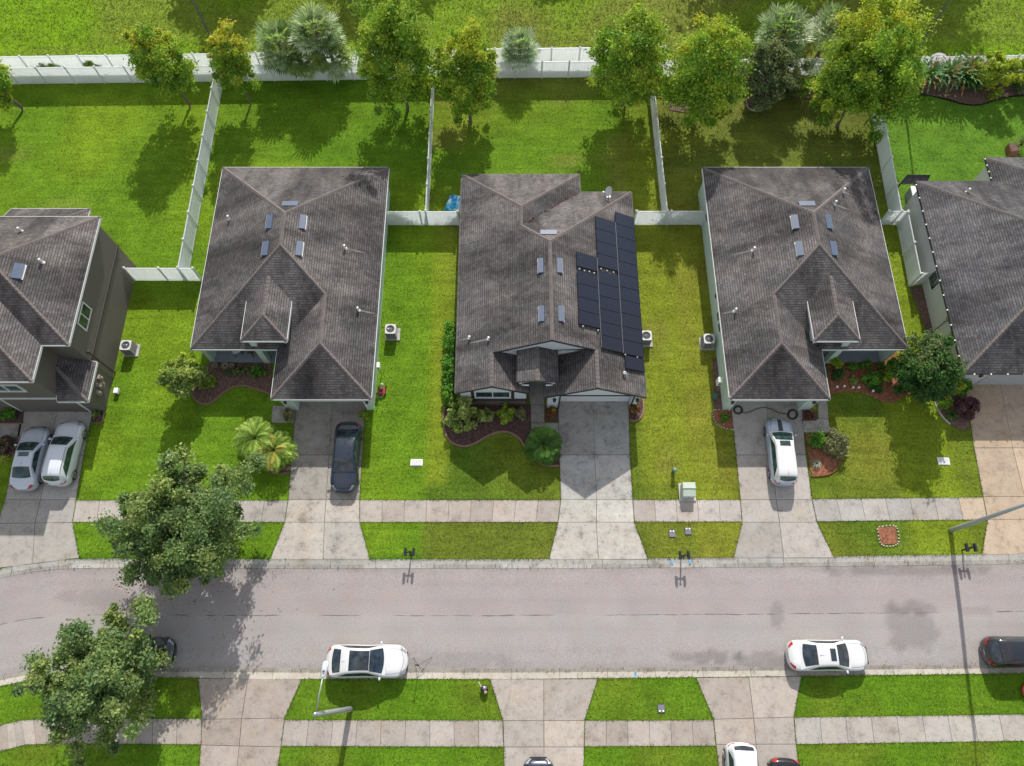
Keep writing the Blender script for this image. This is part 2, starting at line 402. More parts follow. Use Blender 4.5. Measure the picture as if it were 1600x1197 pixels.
def build_road():
    xs = [-300, -150, -80]+[x*.3 for x in range(-230, 231)]+[80, 150, 300]; NJ = 24
    vs = []; cols = []
    for x in xs:
        y0 = LA('ska', SKA, x); y1 = LA('nka', NKA, x)
        for j in range(NJ+1):
            t = j/NJ; y = y0+(y1-y0)*t
            crown = .06*(1-(2*t-1)**2)
            c = (.335, .315, .305) if t < .515 else (.320, .292, .285)
            edge = max(0, 1-min(t, 1-t)/.07); k = 1-.22*edge*vn(x, y, 1.3)
            k *= 1-.05*sum(math.exp(-((t-q)/.035)**2) for q in (.17, .38, .66, .84))*(.4+vn(x, 7, 9))+.03*(vn(x, y*2, 3)-.5)
            # damp marks on the surface
            for cx, cy, rx, ry, st in ((26.0, 4.6, 2.0, .5, .25), (25.6, 3.4, 1.7, 1.5, .24), (17.1, 4.1, .45, .9, .22), (26, 7.0, 6, .4, .25), (30, 4.4, 1.2, .3, .15), (-27, 5.2, 3, .6, .12), (-4, 1.4, 5, .5, .16), (12.4, 1.6, 2.5, .4, .3), (16, 1.4, 2.5, .5, .25), (-18, 7.0, 4, .4, .12)):
                d = ((x-cx)/rx)**2+((y-cy)/ry)**2+(vn(x, y, .6)-.5)*1.2
                if d < 1: k *= 1-st*sm(1, .6, d) if False else 1-st*min(1, (1-d)*3)
            vs.append((x, y, -.055+crown)); cols.append(tuple(q*k for q in c))
    n = NJ+1
    fs = [(i*n+j, (i+1)*n+j, (i+1)*n+j+1, i*n+j+1) for i in range(len(xs)-1) for j in range(NJ)]
    me = bpy.data.meshes.new('road'); me.from_pydata(vs, [], fs); me.materials.append(ASPH)
    ca = me.color_attributes.new('Col', 'FLOAT_COLOR', 'POINT'); ca.data.foreach_set('color', np.array([list(c)+[1] for c in cols]).ravel())
    o = bpy.data.objects.new('road', me); S.collection.objects.link(o); o['kind'] = 'structure'
    # paving seam down the middle
    mb = MB(); x = -70
    while x < 70:
        ln = rnd.uniform(.5, 3.0)
        if rnd.random() < .86:
            k = max(2, int(ln/.25)); L = []; R = []
            for i in range(k+1):
                xx = x+ln*i/k; y0 = LA('ska', SKA, xx); y1 = LA('nka', NKA, xx); yc = y0+(y1-y0)*.515+(vn(xx, 3, .7)-.5)*.05
                w = (.012+.03*vn(xx, 9, .5)**2)*(1 if 0 < i < k else .2); L.append((xx, yc-w, .009)); R.append((xx, yc+w, .009))
            for i in range(k): mb.add([L[i], L[i+1], R[i+1], R[i]], [(0, 1, 2, 3)])
        x += ln+rnd.uniform(0, .5)
    mb.build('seam', pm('tar_seam', (.16, .14, .135), .9, .3), o)
build_road()

def build_kerb(name, A, B, ka, kb, south):
    mb = MB(); x = -75.0
    while x < 75:
        x2 = x+3.0; a = x; base = rnd.uniform(.92, 1.05)
        warm = rnd.random() < .3
        while a < x2-1e-6:
            b = min(a+.75, x2-.02 if a+.75 >= x2 else a+.75)
            prof = []
            for xx in (a, b):
                ya = LA(ka, A, xx); yb = LA(kb, B, xx)
                prof.append([(xx, ya+(yb-ya)*t, z) for t, z in ((-.03, -.16), (0, -.040), (.42, -.048), (.85, -.006), (1.0, .018), (1.03, -.1))])
            for i in range(5):
                w = base*(.74 if (i == 1 and (south or vn(a, 2, 4) > .45)) else 1.0)*(1-.18*(i == 1)*vn(a, 5, 1.0))
                mb.cc = tuple(q*w for q in ((.46, .425, .37) if south else (.45, .435, .40)))
                mb.add([prof[0][i], prof[1][i], prof[1][i+1], prof[0][i+1]], [(0, 1, 2, 3)])
            a += .75
        x = x2
    o = mb.build(name, CONC); o['kind'] = 'structure'
build_kerb('kerb', NKA, NKB, 'nka', 'nkb', False)
build_kerb('kerb', SKA, SKB, 'ska', 'skb', True)

CB = (.43, .405, .375)
EDGES, SOLID = [], []
def ip(A, B, t): return (A[0]+(B[0]-A[0])*t, A[1]+(B[1]-A[1])*t)
def slab(mb, quad, tint, gap=.018, z1=.022):
    c = (sum(p[0] for p in quad)/len(quad), sum(p[1] for p in quad)/len(quad))
    q = []
    for p in quad:
        d = math.hypot(p[0]-c[0], p[1]-c[1]); k = 1-gap*1.3/d; q.append((c[0]+(p[0]-c[0])*k, c[1]+(p[1]-c[1])*k))
    w = rnd.uniform(.84, 1.07); wb_ = rnd.uniform(.93, 1.0); mb.cc = (tint[0]*w, tint[1]*w*(.5+.5*wb_), tint[2]*w*wb_); mb.prism(q, -.03, z1)
def slabs(mb, left, right, cols=1, tint=CB, split=None, under=None, tints=None):
    """left/right: surveyed edge points row by row (photo pixels)"""
    L = [g(*p) for p in left]; R = [g(*p) for p in right]
    for i in range(len(L)-1):
        for c in range(cols):
            t0, t1 = c/cols, (c+1)/cols
            if split: t0, t1 = (0, split) if c == 0 else (split, 1)
            quad = [ip(L[i], R[i], t0), ip(L[i], R[i], t1), ip(L[i+1], R[i+1], t1), ip(L[i+1], R[i+1], t0)]
            slab(mb, quad, (tints[i] if tints else tint))
    if under is not None:
        for i in range(len(L)-1): under.poly([(*L[i], .008), (*R[i], .008), (*R[i+1], .008), (*L[i+1], .008)])
def drive(left, right, cols=2, tint=CB, split=None, extra=None, tints=None, m=None):
    EDGES.append([g(*p) for p in left]); EDGES.append([g(*p) for p in right]); SOLID.append([g(*p) for p in left]+[g(*p) for p in right[::-1]])
    mb = MB(); un = MB(); slabs(mb, left, right, cols, tint, split, un, tints)
    for l2, r2, c2 in (extra or []): slabs(mb, l2, r2, c2, tint, None, un)
    o = mb.build('driveway', m or CONC); o['kind'] = 'structure'; un.build('joint', JOINT, o)
DG = (.31, .30, .285); TAN = (.50, .40, .30)
drive([(37, 628), (22, 712), (8, 781), (-4, 818), (-22, 890)], [(148, 628), (131, 711), (119, 781), (113.5, 816.5), (124, 872)], 2, (.40, .385, .36))
drive([(463, 620), (456, 711), (450.5, 781), (445, 816), (422, 874)], [(572.5, 620), (566, 711), (562, 781), (562, 816), (578, 874)], 2, CB, .53,
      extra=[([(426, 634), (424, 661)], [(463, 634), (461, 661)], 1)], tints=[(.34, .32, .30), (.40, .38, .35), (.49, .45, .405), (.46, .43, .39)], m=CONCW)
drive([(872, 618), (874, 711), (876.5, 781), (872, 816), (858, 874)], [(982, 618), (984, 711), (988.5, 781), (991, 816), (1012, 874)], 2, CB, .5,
      tints=[(.33, .33, .31), (.42, .42, .40), (.50, .485, .44), (.46, .44, .40)], m=CONCW)  # upper slabs tinted darker: house shade painted in, along with broad staining
drive([(1141, 620), (1150, 711), (1157, 781), (1159.5, 816), (1146, 872)], [(1251, 620), (1259, 711), (1268.5, 781), (1276, 816), (1303, 871.5)], 2, CB, .5,
      extra=[([(1290, 600), (1298, 673)], [(1306, 600), (1313, 673)], 1) if False else ([(1252, 655), (1256, 676)], [(1294, 655), (1298.5, 676)], 1), ([(1276, 600), (1279, 655)], [(1290, 600), (1294.5, 655)], 1)])
drive([(1506, 590), (1522, 700), (1536, 776), (1543, 812), (1534, 867)], [(1636, 590), (1665, 700), (1690, 776), (1705, 812), (1740, 862)], 2, TAN, .42)
drive([(309.6, 1060), (316, 1124), (314, 1164), (308, 1260)], [(471.8, 1061), (444.7, 1122), (439, 1167), (424, 1260)], 2, (.42, .37, .33), .48)
drive([(765.6, 1061), (786, 1126), (787.5, 1167), (789, 1260)], [(933.8, 1061), (913.5, 1126), (912.5, 1167), (911, 1260)], 2, (.44, .40, .36), .5)
drive([(1087.8, 1059), (1115, 1124), (1119, 1163), (1130, 1260)], [(1252, 1057), (1240, 1120.5), (1243.5, 1162.5), (1256, 1260)], 2, (.42, .38, .345), .5)

def sidewalk(T, B, n, base=CB, var=.06, tintf=None):
    """surveyed top and bottom edges as point lists with equal counts"""
    mb = MB(); un = MB()
    Tw = [g(*p) for p in T]; Bw = [g(*p) for p in B]
    k = len(Tw)-1; EDGES.append(Tw); EDGES.append(Bw); SOLID.append(Tw+Bw[::-1])
    def at(L, t): i = min(k-1, int(t*k)); return ip(L[i], L[i+1], t*k-i)
    for i in range(n):
        t0, t1 = i/n, (i+1)/n
        tint = tintf(t0) if tintf else base
        slab(mb, [at(Bw, t0), at(Bw, t1), at(Tw, t1), at(Tw, t0)], tint, .014)
        un.poly([(*at(Bw, t0), .008), (*at(Bw, t1), .008), (*at(Tw, t1), .008), (*at(Tw, t0), .008)])
    o = mb.build('pavement', CONC); o['kind'] = 'structure'; un.build('joint', JOINT, o)
SW = (.44, .405, .375)
sidewalk([(119.5, 782), (450, 782)], [(114, 816), (444.5, 816)], 9, SW)
sidewalk([(562.5, 781.5), (876, 781.5)], [(562.5, 816), (871.5, 816)], 9, (.44, .395, .36))
sidewalk([(989, 781), (1156.5, 781)], [(991.5, 815.5), (1159, 815.5)], 5, SW)
sidewalk([(1269, 780), (1535.5, 777)], [(1276.5, 815), (1542.5, 812)], 7, SW, tintf=lambda t: TAN if t > .84 else (.44, .42, .395))
sidewalk([(-160, 1200), (0, 1133), (33, 1125.5), (90, 1122.5), (200, 1122.5), (315.5, 1123)], [(-150, 1245), (0, 1174), (40, 1164), (90, 1162), (200, 1162.5), (314, 1163.5)], 15, (.42, .38, .34))
sidewalk([(445, 1125), (785, 1125.5)], [(439.5, 1166), (787, 1167)], 9, (.42, .38, .345))
sidewalk([(914, 1126), (1114.5, 1125)], [(913, 1166.5), (1118, 1165.5)], 6, (.41, .365, .33))
sidewalk([(1241, 1121), (1640, 1115.5)], [(1244, 1163), (1650, 1157)], 10, (.42, .395, .365), tintf=lambda t: (.5, .48, .44) if .58 < t < .72 or t > .86 else (.41, .385, .355))
mb = MB(); mb.cc = (.33, .32, .30); mb.prism([g(*p) for p in ((-40, 662.5), (34, 662.5), (30, 683), (-44, 683))], -.03, .022); mb.build('path', CONC)['kind'] = 'structure'
mb = MB()
slabs(mb, [(820, 590), (829, 632), (830, 660.5)], [(853, 590), (850.5, 632), (850.5, 660.5)], 1, (.34, .325, .31))
slabs(mb, [(830, 661), (831, 690)], [(873, 661), (873.5, 690)], 2, (.36, .34, .32)); mb.build('path', CONC)['kind'] = 'structure'

# ------------------------------------------------------------------ houses
def roof(parent, faces, caps=(), shing=None, fascia=WHITE, drop=.2, name='roof', vent=None):
    """faces: list of polygons of (x, y, z). Skirts every open edge with a fascia board."""
    mb = MB()
    for f in faces: mb.poly(f)
    r = mb.build(name, shing or SHING, parent)
    cnt = {}
    for f in faces:
        for i in range(len(f)):
            a, b = tuple(round(q, 2) for q in f[i]), tuple(round(q, 2) for q in f[(i+1) % len(f)])
            cnt[frozenset((a, b))] = cnt.get(frozenset((a, b)), 0)+1
    fb = MB(); cx = sum(p[0] for f in faces for p in f)/sum(len(f) for f in faces); cy = sum(p[1] for f in faces for p in f)/sum(len(f) for f in faces)
    for f in faces:
        ar = sum(f[i][0]*f[(i+1) % len(f)][1]-f[(i+1) % len(f)][0]*f[i][1] for i in range(len(f)))
        for i in range(len(f)):
            p, q = Vector(f[i]), Vector(f[(i+1) % len(f)])
            if (p-q).length < .05: continue
            if cnt[frozenset((tuple(round(k, 2) for k in f[i]), tuple(round(k, 2) for k in f[(i+1) % len(f)])))] > 1: continue
            if min(p.z, q.z) < -50: continue
            # outward direction
            t = (q-p); nrm = Vector((t.y, -t.x, 0)).normalized()*(1 if ar > 0 else -1)
            if nrm.length < .5: continue
            w = .035; d = Vector((0, 0, -drop)); e = Vector((0, 0, -.012)); k = nrm*w
            fb.add([p+e, q+e, q+e+k, p+e+k, p+d, q+d, q+d+k, p+d+k], [(0, 1, 2, 3), (7, 6, 5, 4), (3, 2, 6, 7), (1, 0, 4, 5), (0, 3, 7, 4), (2, 1, 5, 6)])
    fb.build('fascia', fascia, parent)
    # soffit
    sb = MB()
    for f in faces: sb.poly([(p[0], p[1], p[2]-drop+.01) for p in f])
    sb.build('soffit', fascia, parent)
    if caps:
        for a, b in caps:
            cb = MB()
            a, b = Vector(a), Vector(b); t = (b-a).normalized(); h = Vector((t.y, -t.x, 0)).normalized()*.13
            n = max(1, int((b-a).length/.3))
            for i in range(n):
                p, q = a.lerp(b, i/n), a.lerp(b, (i+1)/n); lift = Vector((0, 0, .055)); dn = Vector((0, 0, -.045)); l2 = Vector((0, 0, .035))
                cb.add([p+h+dn+l2*.3, p+lift, p-h+dn+l2*.3, q+h+dn, q+lift*.6, q-h+dn], [(0, 1, 4, 3), (1, 2, 5, 4), (0, 3, 5, 2)])
            cb.build('ridge_cap', CAP, r)
    return r

def off_ridge_vent(parent, c, dirx, n, L=1.15, w=.42):
    """low metal box vent lying on the slope; n = slope normal, dirx = along-ridge direction"""
    c = Vector(c); n = Vector(n).normalized(); u = Vector(dirx).normalized(); v = n.cross(u).normalized()
    if v.z > 0: v = -v                                    # v points down the slope
    mb = MB()
    def P(a, b, h): return c+u*a+v*b+n*h
    mb.add([P(-L/2, -w/2, .0), P(L/2, -w/2, .0), P(L/2, w/2, .0), P(-L/2, w/2, .0), P(-L/2, -w/2, .03), P(L/2, -w/2, .03), P(L/2, w/2, .16), P(-L/2, w/2, .16)],
           [(4, 5, 6, 7), (0, 4, 7, 3), (1, 2, 6, 5), (2, 3, 7, 6), (0, 1, 5, 4)])
    o = mb.build('roof_vent', VENTM, parent)
    m2 = MB(); m2.add([P(-L/2, w/2+.004, .05), P(L/2, w/2+.004, .05), P(L/2, w/2+.10, .02), P(-L/2, w/2+.10, .02), P(-L/2, w/2+.01, .165), P(L/2, w/2+.01, .165)], [(0, 1, 2, 3), (0, 1, 5, 4)])
    m2.build('louvre', WHITEM, o)
STREAK = pm('washed_shingle', (.155, .145, .138), .9, .35, 7)
def pipe_vent(parent, c, mat=None, h=.42, r=.075, streak=None):
    c = Vector(c); mb = MB(); mb.lathe(c, [(r*2.4, -.12), (r*1.5, .0), (r, .03), (r, h), (r*.8, h+.01)], 12)
    mb.build('pipe_vent', mat or WHITEM, parent, smooth=False)
    if streak:
        # paler runoff line washed down the shingles below the pipe
        d = Vector(streak).normalized(); q = Vector((-d.y, d.x, 0)).normalized(); up = Vector((0, 0, .012)); sb = MB(); n = 14; L = min(1.6, (c.z-2.9)/.447*.9)
        for i in range(n):
            a, b = i/n, (i+1)/n; w = lambda t: (.055+.05*t)*(.7+.6*vn(c.x*7+t*9, c.y, 1.0))*(1-t**3)
            sb.add([c+d*(L*a)+q*w(a)+up, c+d*(L*b)+q*w(b)+up, c+d*(L*b)-q*w(b)+up, c+d*(L*a)-q*w(a)+up], [(0, 1, 2, 3)])
        sb.build('runoff_streak', STREAK, parent)
def wall_box(parent, pts, z0, z1, m, name='wall', soft=None):
    mb = MB(); mb.prism(pts, z0, z1); return mb.build(name, m, parent)
def window(parent, x, y, z, w, h, face, trim=WHITE, cols=2, depth=.05, rows=1):
    """face: unit vector (nx, ny) the window looks towards; frame proud of the wall"""
    nx, ny = face; tx, ty = -ny, nx
    rz = math.atan2(ty, tx)
    f = MB(); t = .09
    for a, b, ww, hh in ((0, h/2-t/2, w, t), (0, -h/2+t/2, w, t), (-w/2+t/2, 0, t, h-2*t), (w/2-t/2, 0, t, h-2*t)):
        f.box((x+tx*a+nx*depth/2, y+ty*a+ny*depth/2, z+b), (ww, depth, hh), rz)
    for i in range(1, cols): a = -w/2+w*i/cols; f.box((x+tx*a+nx*depth*.4, y+ty*a+ny*depth*.4, z), (t*.7, depth*.8, h-2*t-.004), rz)
    o = f.build('window', trim, parent)
    pn = MB(); pn.box((x+nx*.006, y+ny*.006, z), (w-.02, .02, h-.02), rz); pn.build('pane', WIN, o)
    bl = MB()
    return o
def garage_door(parent, x0, x1, y, z1, m, recess=.0):
    mb = MB(); n = 4; hh = z1/n
    for i in range(n): mb.box(((x0+x1)/2, y, hh*(i+.5)), (x1-x0, .05, hh-.02))
    mb.box(((x0+x1)/2, y+.03, z1/2), (x1-x0-.02, .03, z1-.02))
    return mb.build('garage_door', m, parent)
def wall_lamp(parent, x, y, z):
    mb = MB(); mb.box((x, y-.03, z), (.12, .05, .2)); mb.lathe((x, y-.15, z-.12), [(.05, -.12), (.10, -.08), (.11, .12), (.13, .15), (.03, .24)], 8)
    mb.build('wall_lamp', DARKTRIM, parent)

EH, PT = 2.9, .5       # eave height, pitch
def mint_house(flip, name, label):
    """the two mirrored houses"""
    M = (lambda x: 5.22-x) if flip else (lambda x: x)
    def F(pts): return [(M(p[0]),)+tuple(p[1:]) for p in pts]
    def V(p): return (M(p[0]), p[1], p[2])
    T = thing(name, label, 'house', (M(-16.0), 27.0, 0))
    XL, XR, YB, YF, YG, XS = -22.45, -9.56, 37.2, 21.67, 17.93, -16.38
    xm = (XL+XR)/2; hw = (XR-XL)/2; zr = EH+PT*hw; xg = (XS+XR)/2; gw = (XR-XS)/2; zg = EH+PT*gw
    P1 = (xm, YB-hw, zr); P2 = (xm, YF+hw, zr); A = (xg, YF+(xg-XS), zg)
    # main south hip meets east slope along 45deg line from P2 down to A; garage wing ridge A -> B
    A = (xg, P2[1]-(xg-xm), zg); Bp = (xg, YG+gw, zg)
    faces = [
        [(XL, YB, EH), P1, (XR, YB, EH)],
        [(XL, YF, EH), P2, P1, (XL, YB, EH)],
        [(XR, YB, EH), P1, P2, A, Bp, (XR, YG, EH)],
        [(XL, YF, EH), (XS, YF, EH), A, P2],
        [(XS, YF, EH), (XS, YG, EH), Bp, A],
        [(XS, YG, EH), (XR, YG, EH), Bp]]
    caps = [(P1, P2), ((XL, YB, EH), P1), ((XR, YB, EH), P1), ((XL, YF, EH), P2), (P2, A), (A, Bp), ((XS, YG, EH), Bp), ((XR, YG, EH), Bp)]
    r = roof(T, [F(f) for f in faces], [(V(a), V(b)) for a, b in caps], SHING, WHITE)
    # portico
    px0, px1, py0, ez = -18.42, -15.3, 21.6, 4.4; pxm = (px0+px1)/2; ph = (px1-px0)/2; pz = ez+PT*ph
    yb = YF+(ez-EH)/PT; yr = YF+(pz-EH)/PT; pk = (pxm, py0+ph, pz)
    pf = [[(px0, py0, ez), (px1, py0, ez), pk], [(px0, py0, ez), pk, (pxm, yr, pz), (px0, yb, ez)], [(px1, py0, ez), (px1, yb, ez), (pxm, yr, pz), pk]]
    roof(T, [F(f) for f in pf], [(V(pk), V((pxm, yr, pz))), (V((px0, py0, ez)), V(pk)), (V((px1, py0, ez)), V(pk))], SHING, WHITE, name='portico_roof', drop=.22)
    # walls
    x0, x1, yb_, yf_, yg = XL+.3, XR-.3, YB-.35, YF+.3, YG+.3
    zt = EH-.19
    wall_box(T, F([(x0, yb_), (x1, yb_), (x1, yg+.75), (-9.98-.3, yg+.75), (XS+.3+.4, yg+.75), (XS+.3, yg+.75), (XS+.3, yf_+1.7), (x0, yf_+1.7)]), -.1, zt, MINT)
    # garage front piers, header and recessed door
    d0, d1 = -15.25, -10.35
    mb = MB(); mb.prism(F([(XS+.3, yg), (d0, yg), (d0, yg+.75), (XS+.3, yg+.75)]), -.1, zt-.003); mb.prism(F([(d1, yg), (x1, yg), (x1, yg+.75), (d1, yg+.75)]), -.1, zt-.003)
    mb.prism(F([(d0, yg+.003), (d1, yg+.003), (d1, yg+.5), (d0, yg+.5)]), 2.2, zt-.003)
    mb.build('garage_front', MINT, T)
    for a, b in ((d0-.1, d0), (d1, d1+.1)): MB().prism(F([(a, yg-.03), (b, yg-.03), (b, yg-.001), (a, yg-.001)]), 0, 2.3).build('door_trim', WHITE, T)
    a, b = sorted((M(d0), M(d1))); garage_door(T, a, b, yg+.62, 2.19, MINTT)
    for x in (d0-.45, d1+.3): wall_lamp(T, M(x), yg, 1.95)
    # porch
    mb = MB(); mb.cc = (.33, .36, .42); mb.prism(F([(x0, yf_-.05), (XS+.3, yf_-.05), (XS+.3, yf_+1.7), (x0, yf_+1.7)]), -.05, .1); mb.build('porch_floor', pm('porch_paint'+name, (.27, .30, .36), .5, .15, 2), T)
    mb = MB(); mb.prism(F([(x0, yf_), (x0+.35, yf_), (x0+.35, yf_+1.7), (x0, yf_+1.7)]), .1, zt); mb.build('porch_wall', MINT, T)
    mb = MB()
    cx = -17.95
    mb.prism(F([(cx-.22, yf_-.12), (cx+.22, yf_-.12), (cx+.22, yf_+.3), (cx-.22, yf_+.3)]), .0, ez-.5)
    mb.build('column', MINTT, T)
    mb = MB()
    # arched front of the portico above the entry
    L, R, top = cx+.22, px1-.35, ez-.2
    mb.prism(F([(px0+.25, py0+.28), (px1-.2, py0+.28), (px1-.2, py0+.5), (px0+.25, py0+.5)]), ez-.75, top)
    mb.prism(F([(px0+.25, py0+.5), (px0+.45, py0+.5), (px0+.45, yb), (px0+.25, yb)]), 3.3, top)
    mb.prism(F([(px1-.4, py0+.5), (px1-.2, py0+.5), (px1-.2, yb), (px1-.4, yb)]), 3.3, top)
    n = 8
    for i in range(n):
        a0 = math.pi*i/n; a1 = math.pi*(i+1)/n; xm_ = (L+R)/2; rw = (R-L)/2; zb = ez-1.15
        xa, xb = xm_-rw*math.cos(a0), xm_-rw*math.cos(a1); za, zc = zb+.4*math.sin(a0), zb+.4*math.sin(a1)
        q = F([(xa, py0+.3), (xb, py0+.3), (xb, py0+.48), (xa, py0+.48)])
        mb.add([(q[0][0], q[0][1], za), (q[1][0], q[1][1], zc), (q[2][0], q[2][1], zc), (q[3][0], q[3][1], za)]+[(p[0], p[1], ez-.745) for p in q], [(0, 1, 2, 3), (0, 4, 5, 1), (3, 2, 6, 7), (4, 7, 6, 5)])
    mb.build('portico_arch', MINTT, T)
    mb = MB(); mb.box((M(-16.9), yf_+1.68, 1.15), (1.0, .05, 2.1)); dr = mb.build('front_door', pm('door_paint'+name, (.10, .06, .045), .4, .2), T)
    MB().box((M(-16.55), yf_+1.63, 1.1), (.05, .06, .16)).build('handle', METAL, dr)
    window(T, M(-20.3), yf_+1.7, 1.6, 1.8, 1.3, (0, -1))
    # vents on the roof
    sl = .5
    W_ = Vector((-sl, 0, 1)) if not flip else Vector((sl, 0, 1)); E_ = Vector((-W_.x, 0, 1))
    for yv in (30.35, 28.15):
        for s_ in (-1, 1):
            c = (M(xm+s_*1.15), yv, zr-.5*1.15+.02); nn = Vector((s_*(.5 if not flip else -.5), 0, 1)); off_ridge_vent(T, c, (0, 1, 0), nn)
    off_ridge_vent(T, (M(xm+.15), P1[1]+1.05, zr-.5*1.05+.02), (1, 0, 0), (0, .5, 1))
    for (qx, qy) in (((-20.9, 31.9), (-12.0, 29.1), (-10.8, 24.4)) if not flip else ((-19.2, 33.7), (-18.1, 32.2), (-12.1, 28.9), (-10.5, 24.4))):
        z = zr-.5*abs(qx-xm); sg = (1 if qx > xm else -1)*(-1 if flip else 1); pipe_vent(T, (M(qx), qy, z), streak=(sg, 0, -.5))
    # side wall windows and back windows
    fx = -1 if flip else 1
    for wy, ww in ((33.5, .9), (26.6, .6), (24.9, .9), (24.0, .9)): window(T, M(x1), wy, 1.7, ww, 1.0, (fx, 0), cols=1)
    for wx in (-20, -16, -12): window(T, M(wx), yb_, 1.5, 1.6, 1.2, (0, 1))
    return T
h1 = mint_house(False, 'house', 'pale mint house with hipped grey roof and dark blue sedan in its driveway')
h3 = mint_house(True, 'house', 'mint green house with hipped roof and silver white-roofed car in its driveway')

def hose(parent):
    pass

def solar_house():
    T = thing('house', 'white house with black solar panels covering the right slope of its roof', 'house', (2.6, 27, 0))
    XL, XR, XS, YB1, YB2, YG, YL, YR = -3.9, 9.13, 5.22, 36.55, 34.9, 20.85, 18.38, 18.08
    xm = (XL+XR)/2; hw = (XR-XL)/2; zr = EH+PT*hw
    xw = (XL+XS)/2; ww = (XS-XL)/2; zw = EH+PT*ww
    P = (xm, YB2-hw, zr); W1 = (xw, YB1-ww, zw); W2 = (xw, P[1]+(xm-xw), zw)
    gl, gr = -1.36, 5.66; zl = EH+PT*(gl-XL); zrr = EH+PT*(XR-gr); xl2 = gl+(gl-XL); xr2 = gr-(XR-gr)
    G0 = (xm, YG, zr)
    faces = [
        [(XL, YB1, EH), W1, (XS, YB1, EH)],
        [(XL, YL, EH), (gl, YL, zl), (gl, YG, zl), G0, P, W2, W1, (XL, YB1, EH)],
        [(XS, YB1, EH), W1, W2, (XS, YB2, EH)],
        [(XS, YB2, EH), W2, P, (XR, YB2, EH)],
        [(XR, YB2, EH), P, G0, (gr, YG, zrr), (gr, YR, zrr), (XR, YR, EH)],
        [(gl, YL, zl), (xl2, YL, EH), (xl2, YG+.1, EH), (gl, YG+.1, zl)],
        [(gr, YR, zrr), (gr, YG+.1, zrr), (xr2, YG+.1, EH), (xr2, YR, EH)]]
    caps = [((XL, YB1, EH), W1), ((XS, YB1, EH), W1), (W1, W2), (W2, P), (P, (XR, YB2, EH)), (P, G0), ((gl, YL, zl), (gl, YG, zl)), ((gr, YR, zrr), (gr, YG, zrr))]
    roof(T, faces, caps, SHING, DARKTRIM)
    # debris along the rear valley
    vb = MB(); a = Vector((XS-.15, YB2-.15, EH)); b = Vector(W2)
    for i in range(60):
        t = rnd.random()**1.4*.9; c = a.lerp(b, t)+Vector((rnd.gauss(0, .07), rnd.gauss(0, .07), .075+.02*rnd.random())); vb.blob(c, (.07, .07, .03), 1, .4)
    vb.build('valley_debris', MULCHD, T)['kind'] = 'stuff'
    # portico
    p0, p1, y0, ez = .34, 3.08, 18.72, 4.1; pm_ = 1.71; pz = 4.72
    roof(T, [[(p0, y0, ez), (pm_, y0-.15, pz), (pm_, YG+.2, pz), (p0, YG+.2, ez)], [(pm_, y0-.15, pz), (p1, y0, ez), (p1, YG+.2, ez), (pm_, YG+.2, pz)]],
         [((pm_, y0-.15, pz), (pm_, YG+.2, pz))], SHING, DARKTRIM, name='portico_roof', drop=.12)
    mb = MB(); n = 10
    for yy in (y0+.12,):
        for i in range(n):
            xa = p0+.15+(p1-p0-.3)*i/n; xb = p0+.15+(p1-p0-.3)*(i+1)/n
            f = lambda x: 3.75+.42*(1-((x-pm_)/1.25)**2) if abs(x-pm_) < 1.25 else 3.75
            g_ = lambda x: pz-.14-abs(x-pm_)*(pz-ez)/(pm_-p0)
            mb.add([(xa, yy, f(xa)-.35), (xb, yy, f(xb)-.35), (xb, yy, g_(xb)), (xa, yy, g_(xa)), (xa, yy+.1, f(xa)-.35), (xb, yy+.1, f(xb)-.35), (xb, yy+.1, g_(xb)), (xa, yy+.1, g_(xa))], [(0, 1, 2, 3), (4, 7, 6, 5), (0, 4, 5, 1)])
    for x in (p0+.3, p1-.3):     # scrolled brackets
        s_ = 1 if x < pm_ else -1
        mb.tube([(x, y0+.3, 3.1), (x+s_*.05, y0+.1, 3.3), (x+s_*.25, y0-.05, 3.65), (x+s_*.5, y0-.08, 3.7)], .06, 6)
    mb.build('portico_arch', WHITE, T)
    zt = EH-.19
    wall_box(T, [(XL+.3, YB1-.35), (XS-.35, YB1-.35), (XS-.35, YB2-.35), (XR-.3, YB2-.35), (XR-.3, 19.1), (2.5, 19.1), (2.5, 20.9), (1.0, 20.9), (1.0, 18.75), (XL+.3, 18.75)], -.1, zt, WALLW)
    mb = MB(); mb.prism([(gl+.3, 21.05), (gr-.3, 21.05), (gr-.3, 21.15), (gl+.3, 21.15)], 2.75, 3.9); mb.poly([(gl, 21.04, zl-.25), (gr, 21.04, zrr-.25), (xm, 21.04, zr-.22)]); mb.build('gable_wall', WALLW, T)
    mb = MB(); mb.add([(XL+.4, 18.74, zt), (xl2-.1, 18.74, zt), (gl, 18.74, zl-.2)], [(0, 1, 2)])
    mb.add([(xr2+.1, 18.38, zt), (XR-.35, 18.38, zt), (gr, 18.38, zrr-.2)], [(0, 1, 2)]); mb.build('gable_wall', WALLW, T)
    # stone skirt, window, shutters
    mb = MB(); mb.box((-1.3, 18.69, .42), (4.62, .14, .84)); mb.build('stone_skirt', STONE, T)
    mb = MB(); mb.box((-1.3, 18.66, .87), (4.66, .2, .07)); mb.build('stone_sill', DARKTRIM, T)
    w = window(T, -1.35, 18.75, 1.75, 2.5, 1.25, (0, -1), cols=2, depth=.07)
    for s_ in (-1, 1): MB().box((-1.35+s_*1.4, 18.72, 1.75), (.2, .06, 1.5)).build('shutter', DARKTRIM, T)
    MB().box((gl, 18.72, 3.5), (.3, .05, .35)).build('gable_vent', DARKTRIM, T)
    # garage
    d0, d1, yg = 3.42, 8.35, 18.4
